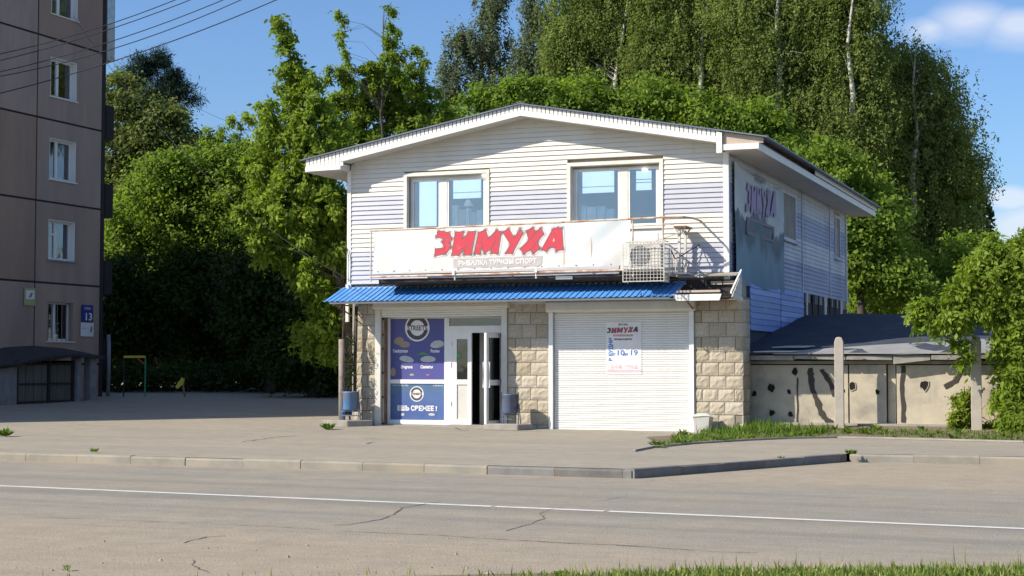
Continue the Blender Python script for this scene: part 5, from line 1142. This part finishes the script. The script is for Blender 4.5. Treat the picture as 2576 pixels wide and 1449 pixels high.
def tree(name, lab, kind, blobs_px, Y, base_px=None, dens=1.0, size=1.0, trunk_r=.2, bark=None, limbs=14, per_mul=1.0, depth=1.0, cat='tree', group='trees behind the shop and the block', sprays=(), thin=1.0, ymin=None, sun_limbs=False, trunks=1):
    sc = Y / FOC; B = []
    for b in blobs_px:
        px, py, rx, ry = b[:4]; yy = Y + (b[4] if len(b) > 4 else 0); p = at(px, py, yy); B.append(((p.x, p.y, p.z), (rx * yy / FOC, min(rx, ry) * yy / FOC * depth, ry * yy / FOC)))
    bx = base_px if base_px is not None else sum(b[0] * b[2] for b in blobs_px) / sum(b[2] for b in blobs_px)
    base = at(bx, 900, Y); base.z = gz(base.x, base.y) - .05
    root = thing(name, lab, cat, base, 0, group)
    CP, CC = crown_points(B, kind, dens * thin)
    CP = CP[CP[:, 2] > base.z + .2]; CC = CC[:len(CP)] if len(CC) != len(CP) else CC
    # recompute centres after the ground cut
    cen = np.array([b[0] for b in B]); dd = np.linalg.norm(CP[:, None] - cen[None], axis=2); CC = cen[dd.argmin(1)]
    bb = np.array(base)
    o = obj('crown', leaf_mesh('crown', *(lambda P, D, Nn, L, Wd, tone: (P - bb, D, Nn, L, Wd, tone))(*leaves_for(CP, CC, kind, size, per_mul)), KIND[kind][6]), None, root)
    # trunk and limbs
    bark = bark or m_bark; top = max(B, key=lambda b: b[0][2]); tz = top[0][2]; order = sorted(B, key=lambda b: b[0][2])
    path = [Vector((0, 0, 0)), Vector((random.uniform(-.2, .2), random.uniform(-.2, .2), (order[0][0][2] - base.z) * .5 + .6))]
    fo = -.95 if kind == 'birch' else 0
    v = Vector(top[0]) - base; tp = Vector((v.x, v.y, v.z + top[1][2] * .5)); z0 = path[-1].z
    for i in range(1, 7):
        f = i / 6; path.append(Vector((tp.x * f ** 1.3 + random.uniform(-.15, .15), tp.y * f + random.uniform(-.15, .15) + fo * min(1, 2 * f), z0 + (tp.z - z0) * f)))
    n = len(path); obj('trunk', MB().tube(path, [trunk_r * (1 - i / n) ** 1.7 + .012 for i in range(n)], 8), bark, root, True)
    mb = MB(); sel = rng.choice(len(CP), min(limbs * 3, len(CP)), replace=False)
    for i, ci in enumerate(sel):
        tgt = Vector(CP[ci]) - base; j = max([q for q in range(n) if path[q].z < tgt.z - .3] or [0]); a = path[j].lerp(path[min(j + 1, n - 1)], random.random() * .6)
        if a.z > tgt.z: a = path[j]
        mid = a.lerp(tgt, .5) + Vector((random.uniform(-.2, .2), random.uniform(-.2, .2), random.uniform(.1, .5)))
        r0 = trunk_r * (.26 if i < limbs else .10) * (1 - j / n) ** 1.5 + .007; mb.tube([a, mid, tgt], [r0, r0 * .6, .006], 5, False)
    obj('limb', mb, bark, root, True)
    return root
random.seed(3)
tree('pine_tree', 'dark blue green pine crown rising above the olive linden at the left', 'pine', [(385, 150, 52, 28), (345, 190, 40, 30), (420, 195, 48, 26), (450, 225, 34, 16), (484, 250, 22, 12), (400, 240, 60, 30), (430, 290, 50, 25), (350, 260, 50, 40)], 80, 400, 1.3, trunk_r=.25, limbs=10)
tree('linden_tree', 'olive green linden right beside the panel block at the left', 'linden', [(300, 240, 60, 60), (345, 310, 110, 80), (420, 340, 95, 70), (470, 400, 70, 70), (330, 420, 110, 90), (420, 470, 110, 90), (290, 500, 60, 90)], 73, 350, 1.0, trunk_r=.35, limbs=12)
tree('maple_tree', 'bright green maple with a rounded top in the gap left of the shop', 'maple', [(400, 480, 85, 80), (480, 430, 80, 60), (560, 440, 85, 70), (600, 520, 80, 90), (500, 560, 120, 90), (340, 560, 80, 90), (300, 620, 60, 100), (620, 610, 80, 80), (410, 640, 110, 80)], 67, 480, 1.05, trunk_r=.28)
tree('elder_tree', 'pale sparse young tree crown showing above the maple at the left gap', 'elder', [(560, 370, 45, 45), (610, 300, 40, 22), (620, 400, 60, 60), (650, 350, 30, 30), (540, 340, 35, 20)], 70, 580, .75, trunk_r=.12, limbs=10, size=.9)
tree('box_elder_tree', 'tall yellow green box elder pressed against the left side of the shop', 'elder', [(745, 200, 50, 60), (725, 150, 28, 45), (770, 270, 70, 70), (720, 330, 70, 70), (800, 360, 90, 70), (700, 420, 75, 60), (790, 450, 95, 80), (740, 520, 100, 80), (840, 520, 60, 70), (820, 600, 80, 70), (790, 680, 70, 60), (830, 750, 60, 50), (800, 830, 60, 60), (835, 880, 40, 40), (640, 410, 30, 25), (670, 260, 28, 16), (705, 50, 12, 16), (712, 85, 12, 16), (660, 520, 60, 60), (680, 600, 60, 60)], 45, 878, 1.15, size=.9, trunk_r=.22, limbs=22)
tree('box_elder_tree', 'box elder with thin upright leading shoots behind the left eave', 'elder', [(905, 250, 75, 70), (980, 220, 90, 60), (1050, 240, 60, 50), (940, 330, 110, 70), (1040, 320, 90, 60), (860, 300, 60, 60), (1100, 300, 60, 50)], 54, 950, 1.1, size=.85, trunk_r=.22, limbs=18)
tree('box_elder_tree', 'loose leafy shoots sticking up into the sky above the box elders', 'elder', [(855, 45, 13, 20), (850, 90, 15, 24), (858, 140, 18, 26), (845, 190, 28, 26), (975, 30, 14, 16), (990, 65, 14, 22), (965, 105, 24, 20), (1000, 130, 26, 26), (960, 165, 35, 25), (1048, 130, 12, 12), (1055, 170, 20, 20), (1010, 180, 34, 26), (880, 190, 30, 26), (925, 190, 40, 30), (985, 95, 12, 20)], 53, 950, 1.4, size=.7, trunk_r=.07, limbs=16)
tree('poplar_tree', 'thin grey green poplar showing much sky, left of the two above the ridge', 'poplar', [(1150, 110, 38, 32), (1130, 170, 30, 40), (1230, 40, 40, 70), (1190, 120, 55, 55), (1250, 130, 50, 60), (1170, 210, 65, 55), (1260, 220, 60, 60), (1120, 240, 30, 50), (1250, 0, 40, 40)], 78, 1200, 1.5, trunk_r=.2, bark=m_birch, limbs=20, thin=1.5, per_mul=.9)
tree('poplar_tree', 'thin grey green poplar showing much sky, right of the two above the ridge', 'poplar', [(1340, 20, 38, 60), (1350, 90, 46, 55), (1310, 150, 36, 40), (1390, 60, 30, 60), (1370, 160, 45, 50), (1330, 210, 50, 50), (1400, 220, 50, 50)], 77, 1350, 1.5, trunk_r=.2, bark=m_birch, limbs=20, thin=1.6, per_mul=.9)
tree('maple_tree', 'fresh green maple directly behind the left half of the gable', 'maple', [(1150, 310, 80, 45), (1240, 260, 80, 50), (1330, 240, 80, 50), (1400, 260, 60, 50), (1200, 350, 90, 50), (1320, 320, 100, 60)], 60, 1270, 1.1, trunk_r=.25)
tree('maple_tree', 'fresh green maple directly behind the right half of the gable', 'maple', [(1470, 245, 80, 55), (1560, 270, 80, 50), (1640, 240, 70, 55), (1700, 290, 80, 50), (1500, 310, 100, 60), (1620, 330, 110, 50)], 61, 1580, 1.1, trunk_r=.25)
tree('maple_tree', 'fresh green maple above the right end of the shop roof', 'maple', [(1780, 290, 70, 50), (1850, 320, 80, 50), (1910, 300, 60, 50), (1800, 350, 90, 50), (1960, 360, 70, 50), (2010, 420, 60, 50)], 60, 1850, 1.1, trunk_r=.22)
BG = 'tall birches behind the shop'
tree('birch_tree', 'olive birch crown left of the tall birches above the ridge', 'birch', [(1480, 60, 70, 80), (1460, 140, 80, 70), (1560, 130, 80, 80), (1540, 30, 70, 70), (1500, -60, 80, 70), (1590, -80, 70, 80), (1430, 20, 50, 70), (1410, 110, 40, 60), (1620, 60, 60, 70), (1500, 210, 90, 60), (1600, 210, 70, 60)], 70, 1520, 1.15, trunk_r=.28, bark=m_birch, group=BG)
tree('birch_tree', 'drooping olive birch crown over the middle of the right roof slope', 'birch', [(1660, 30, 70, 80), (1720, 90, 90, 90), (1640, 130, 70, 70), (1780, 170, 80, 80), (1700, 210, 80, 60), (1760, 10, 80, 70), (1690, -90, 90, 80), (1790, -100, 80, 80)], 68, 1730, 1.15, trunk_r=.3, bark=m_birch, group=BG)
tree('birch_tree', 'tallest broad birch with long hanging twigs above the right eave', 'birch', [(1880, 40, 90, 90), (1960, 120, 100, 90), (1880, 170, 80, 80), (2020, 40, 90, 90), (1950, 230, 100, 80), (1880, 280, 70, 60), (2060, 190, 80, 80), (1900, -90, 100, 80), (2020, -110, 100, 90), (1960, -180, 80, 70), (2000, 320, 80, 70)], 66, 1950, 1.15, trunk_r=.33, bark=m_birch, group=BG)
tree('birch_tree', 'birch crown touching the top edge at the right end of the wood', 'birch', [(2130, 70, 80, 90), (2170, 0, 70, 70), (2160, 170, 90, 90), (2090, 280, 80, 80), (2190, 270, 80, 80), (2140, 370, 90, 90), (2130, -90, 70, 80)], 65, 2130, 1.15, trunk_r=.3, bark=m_birch, group=BG)
tree('birch_tree', 'rightmost birch, its outer side dark against the sky', 'birch', [(2290, 150, 70, 60), (2340, 230, 80, 90), (2260, 260, 80, 90), (2380, 320, 70, 80), (2300, 370, 110, 90), (2370, 440, 80, 80), (2280, 490, 110, 90), (2400, 530, 60, 60), (2450, 465, 40, 30), (2350, 590, 100, 90), (2250, 600, 100, 90), (2400, 660, 70, 70), (2430, 400, 45, 60), (2440, 600, 40, 50)], 67, 2290, 1.15, trunk_r=.36, bark=m_birch, group=BG, per_mul=1.0)
tree('elder_tree', 'dark green tree close behind the rear corner of the shop', 'maple', [(2120, 460, 80, 90), (2200, 540, 80, 90), (2150, 620, 80, 80), (2210, 680, 80, 80), (2060, 400, 60, 60), (2260, 720, 70, 70)], 58, 2170, 1.1, trunk_r=.2)
tree('elder_tree', 'low leafy tree beyond the garage roof at the right', 'maple', [(2300, 700, 90, 80), (2380, 740, 80, 60), (2440, 650, 60, 80), (2480, 740, 80, 70), (2220, 760, 70, 50)], 60, 2370, 1.1, trunk_r=.2)
# shaded trees of the courtyard behind the block
CG = 'shaded courtyard trees left of the shop'
for i, (bl_, Y, bx, lab) in enumerate([([(330, 720, 90, 90), (300, 820, 70, 70), (400, 760, 80, 80), (360, 860, 90, 60)], 64, 330, 'shaded tree nearest the foot of the panel block'),
    ([(500, 700, 100, 90), (560, 780, 90, 80), (470, 810, 80, 80), (540, 880, 90, 60)], 66, 510, 'shaded tree in the middle of the dark courtyard gap'),
    ([(660, 690, 90, 90), (720, 770, 80, 80), (640, 800, 80, 80), (690, 880, 80, 60)], 60, 680, 'shaded tree at the right of the dark courtyard gap'),
    ([(800, 760, 70, 80), (780, 880, 70, 70), (840, 930, 60, 60), (730, 900, 60, 60)], 56, 790, 'low shaded tree right behind the left side of the shop')]):
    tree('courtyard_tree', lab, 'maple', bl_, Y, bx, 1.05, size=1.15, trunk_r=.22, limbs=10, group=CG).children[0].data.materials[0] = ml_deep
# the box elder at the right edge
tree('box_elder_tree', 'bright box elder with drooping leaves at the right edge beside the concrete post', 'elder', [(2480, 640, 45, 30), (2540, 620, 60, 40), (2500, 700, 90, 60), (2580, 700, 80, 90), (2580, 800, 70, 90), (2470, 750, 50, 36), (2390, 770, 60, 32), (2325, 775, 34, 26), (2330, 800, 34, 22), (2400, 800, 60, 30), (2390, 730, 20, 14), (2520, 790, 40, 36), (2552, 880, 50, 60), (2535, 960, 34, 50), (2545, 1030, 40, 44), (2570, 980, 60, 70), (2590, 1050, 60, 40), (2412, 868, 18, 10), (2430, 905, 14, 12), (2680, 700, 110, 140), (2680, 920, 110, 130)],
     33.9, 2590, 3.0, size=.72, trunk_r=.2, bark=m_pale_bark, limbs=20, group='box elders around the shop')
tree('climbing_shrub', 'yellow green shrub climbing the foot of the right fence post', 'elder', [(2415, 1010, 18, 22), (2425, 1045, 26, 30), (2420, 1080, 30, 22), (2435, 985, 10, 12), (2490, 1065, 16, 12)], 34.6, 2425, 7.0, size=.5, trunk_r=.02, limbs=8, cat='shrub', group='plants at the garage wall').children[0].data.materials[0] = ml_yellow
tree('dead_vine', 'dry dark vine with a few pale leaves between the pole and the stone pier', 'elder', [(883, 860, 8, 30), (880, 920, 10, 30), (886, 950, 9, 22)], 39.3, 884, 3.0, size=.4, trunk_r=.012, limbs=10, per_mul=.3, cat='vine', group='plants at the shop corner').children[0].data.materials[0] = ml_dark

# far wood closing the view
def mass(name, lab, pts, n, size, mt, cat):
    P = []
    for (px, py, rx, ry, Y) in pts:
        p = at(px, py, Y); k = int(n * rx * ry / 10000); d = unit(rng.normal(size=(k, 3))) * (rng.random(k) ** .33)[:, None]; P.append(np.array(p) + d * np.array([rx * Y / FOC, 2.5, ry * Y / FOC]))
    P = np.vstack(P); P = P[P[:, 2] > .3]; k = len(P); Nn = unit(rng.normal(size=(k, 3)) + np.array([0, -.4, .6])); D = unit(rng.normal(size=(k, 3))); D = unit(D - Nn * np.sum(D * Nn, 1)[:, None] * .9)
    L = size * rng.uniform(.6, 1.3, k); c = P.mean(0)
    o = obj(name, leaf_mesh(name, P - c, D, Nn, L, L * .6, rng.random(k), mt)); o.location = c; stuff(o); tag(o, lab, cat); return o
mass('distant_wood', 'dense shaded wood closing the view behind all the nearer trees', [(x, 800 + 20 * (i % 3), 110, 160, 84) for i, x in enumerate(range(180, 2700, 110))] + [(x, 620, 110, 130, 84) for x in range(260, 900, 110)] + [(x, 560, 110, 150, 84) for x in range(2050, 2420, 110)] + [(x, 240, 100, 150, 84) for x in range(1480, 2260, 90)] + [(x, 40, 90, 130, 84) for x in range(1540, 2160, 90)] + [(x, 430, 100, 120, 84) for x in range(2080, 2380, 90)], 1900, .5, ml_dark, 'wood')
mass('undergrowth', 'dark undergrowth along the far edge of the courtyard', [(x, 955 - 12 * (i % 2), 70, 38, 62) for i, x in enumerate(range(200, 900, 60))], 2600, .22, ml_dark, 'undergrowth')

# ------------------------------------------------------------------ grass
def blades(name, lab, xy, z, h0, h1, w, mt, tone_lo=0, tone_hi=1, lean=.35, cat='grass'):
    n = len(xy); P = np.column_stack([xy, z]); H = rng.uniform(h0, h1, n) * rng.uniform(.6, 1.2, n); az = rng.random(n) * 2 * math.pi; l = rng.random(n) * lean
    D = unit(np.column_stack([np.cos(az) * l, np.sin(az) * l, np.ones(n)])); Nn = unit(np.column_stack([np.cos(az), np.sin(az), rng.normal(size=n) * .2]) + rng.normal(size=(n, 3)) * .3)
    c = P.mean(0); me = leaf_mesh(name, P - c, D, Nn, H, np.full(n, w) * rng.uniform(.6, 1.4, n), rng.uniform(tone_lo, tone_hi, n), mt)
    o = obj(name, me); o.location = c; stuff(o); tag(o, lab, cat); return o
def in_poly(pts, n, poly, soft=None):
    out = []
    poly = np.array(poly); x0, y0 = poly.min(0); x1, y1 = poly.max(0)
    p = np.column_stack([rng.uniform(x0, x1, n), rng.uniform(y0, y1, n)]); ins = np.zeros(n, bool)
    for i in range(len(poly)):
        a = poly[i]; b = poly[(i + 1) % len(poly)]; c = ((a[1] > p[:, 1]) != (b[1] > p[:, 1])) & (p[:, 0] < (b[0] - a[0]) * (p[:, 1] - a[1]) / (b[1] - a[1] + 1e-12) + a[0]); ins ^= c
    return p[ins]
def clumpy(p, s, thr):
    v = np.sin(p[:, 0] * s * 1.7 + 1.3 * np.sin(p[:, 1] * s * 2.3)) + np.sin(p[:, 1] * s * 2.9 + p[:, 0] * s) + rng.normal(size=len(p)) * .7
    return p[v > thr]
near = [(-.35, 12.95), (.3, 13.02), (1.2, 13.12), (2.0, 13.25), (3.0, 13.3), (5, 13.35), (8, 13.3), (8, 11.5), (-1.2, 11.5)]
p = in_poly(None, 40000, near); p = p[(rng.random(len(p)) < np.clip((p[:, 0] + .5) / 2.4, .02, 1))]; p = clumpy(p, 5, -1.6)
blades('near_grass', 'sunlit grass strip along the bottom right edge of the picture', p, -.13 + np.zeros(len(p)), .035, .125, .013, ml_grass, lean=1.4)
p = in_poly(None, 260, near); p = p[p[:, 0] > .5]
blades('grass_stalks', 'taller thin stalks standing out of the near grass strip', p, -.13 + np.zeros(len(p)), .14, .27, .008, ml_grass, .3, 1, .3)
p = in_poly(None, 3000, near); p = p[p[:, 0] > .4]; blades('dry_grass', 'dry straw blades mixed into the near grass strip', p, -.125 + np.zeros(len(p)), .04, .13, .010, leafmat('straw', (.42, .34, .16), (.5, .45, .24), .2), 0, 1, 2.5)
p = in_poly(None, 260, near); p = p[p[:, 0] > .3]; k = 9; P3 = np.repeat(np.column_stack([p, np.full(len(p), -.12)]), k, 0); m3 = len(P3); a = rng.random(m3) * 2 * math.pi
D3 = unit(np.column_stack([np.cos(a), np.sin(a), .3 + rng.random(m3)])); N3 = unit(np.column_stack([-np.cos(a) * .5, -np.sin(a) * .5, np.ones(m3)]) + rng.normal(size=(m3, 3)) * .3); L3 = rng.uniform(.05, .11, m3); c3 = P3.mean(0)
o = stuff(obj('near_weeds', leaf_mesh('near_weeds', P3 - c3, D3, N3, L3, L3 * .42, rng.random(m3), ml_weed))); o.location = c3; tag(o, 'broad leaved weeds mixed into the near grass strip', 'weeds')
q = in_poly(None, 500, [(-4, 13.0), (-.4, 13.2), (-.4, 12.7), (-4, 12.6)])[:60]; blades('sparse_grass', 'sparse grass blades on the sandy near edge of the road', q, -.14 + np.zeros(len(q)), .03, .10, .012, ml_grass, .4, 1, .8)
vzz = lambda p: np.array([vz(x, y) for x, y in p]) - .005
band = vf_ + [tuple(W(x, -.15)[:2]) for x in (12, 8, 5, 3, 1.5)] + [tuple(W(.2, -.6)[:2]), tuple(W(-.9, -1.5)[:2])]
p = in_poly(None, 60000, band); p = p[(p[:, 0] < 16)]; p = clumpy(p, 1.3, -.9)
front_d = np.array([min(math.hypot(x - a, y - b) for a, b in [along(vf_, t) for t in np.linspace(0, 1, 60)]) for x, y in p]); p = p[rng.random(len(p)) < np.clip(1.25 - front_d * .55, .12, 1)]
blades('verge_grass', 'green grass verge between the pavement and the garage', p, vzz(p), .04, .13, .022, ml_grass, 0, .6, 1.3)
p2 = in_poly(None, 4500, [tuple(W(x, y)[:2]) for x, y in ((-.5, -1.3), (.6, -1.7), (2.3, -1.4), (2.4, -.5), (1.4, .2), (.45, .3), (-.2, -.5))]); p2 = clumpy(p2, 1.6, -.2)
blades('tall_verge_grass', 'taller lush grass at the right foot of the shop', p2, vzz(p2), .08, .27, .028, ml_weed, 0, 1, 1.0)
# broad leaved weeds mixed into the verge
p3 = in_poly(None, 900, band); p3 = p3[p3[:, 0] < 15][:330]; k = 14; P3 = np.repeat(np.column_stack([p3, vzz(p3)]), k, 0); m3 = len(P3); a = rng.random(m3) * 2 * math.pi
D3 = unit(np.column_stack([np.cos(a), np.sin(a), .25 + rng.random(m3) * 1.2])); N3 = unit(np.column_stack([-np.cos(a) * .5, -np.sin(a) * .5, np.ones(m3)]) + rng.normal(size=(m3, 3)) * .3); L3 = np.repeat(rng.uniform(.07, .20, len(p3)), k) * rng.uniform(.6, 1.2, m3)
c3 = P3.mean(0); o = stuff(obj('verge_weeds', leaf_mesh('verge_weeds', P3 - c3, D3, N3, L3, L3 * .38, rng.random(m3), ml_weed))); o.location = c3; tag(o, 'broad leaved plantain and dandelion weeds scattered in the garage verge', 'weeds')
def weed(lab, px, py, z, r, h, n=60, mt=ml_weed):
    g = gnd(px, py, z); a = rng.random(n) * 2 * math.pi; rr = rng.random(n) ** .6 * r; P = np.column_stack([np.cos(a) * rr * .4, np.sin(a) * rr * .4, rng.random(n) * h * .6])
    D = unit(np.column_stack([np.cos(a), np.sin(a), .5 + rng.random(n)])); Nn = unit(np.column_stack([-np.cos(a) * .6, -np.sin(a) * .6, np.ones(n)]) + rng.normal(size=(n, 3)) * .3); L = rng.uniform(.5, 1, n) * r
    o = obj('weed_tuft', leaf_mesh('weed_tuft', P, D, Nn, L, L * .35, rng.random(n), mt)); o.location = (g.x, g.y, z + gz(g.x, g.y)); tag(o, lab, 'weed', 'weeds growing in the pavement and kerb'); return o
weed('weed tuft at the left end of the concrete block under the blue bin', 826, 1083, 0, .20, .08, 110); weed('small weed tuft at the far left edge of the pavement', 12, 1098, 0, .22, .10, 80)
weed('tiny weed on the pavement above the left kerb', 236, 1137, 0, .10, .04, 40); weed('weed at the end of the dark kerb where the bay turns', 2140, 1143, 0, .13, .05, 60); weed('single small weed growing on the dark slanted kerb', 1962, 1163, -.08, .10, .12, 40)
weed('lone weed near the bottom left of the sandy road edge', 168, 1436, -.14, .05, .05, 24); weed('broad leaved weed below the first fence post', 2190, 1092, 0, .28, .14, 120); weed('broad leaved weed at the foot of the grey plastic bin', 1835, 1085, 0, .24, .16, 100)
weed('tuft at the bottom of the edging strip by the garage', 1655, 1122, 0, .18, .06, 60)
import sys
print('OK TRIS', sum(len(o.data.polygons) * 2 for o in bpy.data.objects if o.type == 'MESH'))
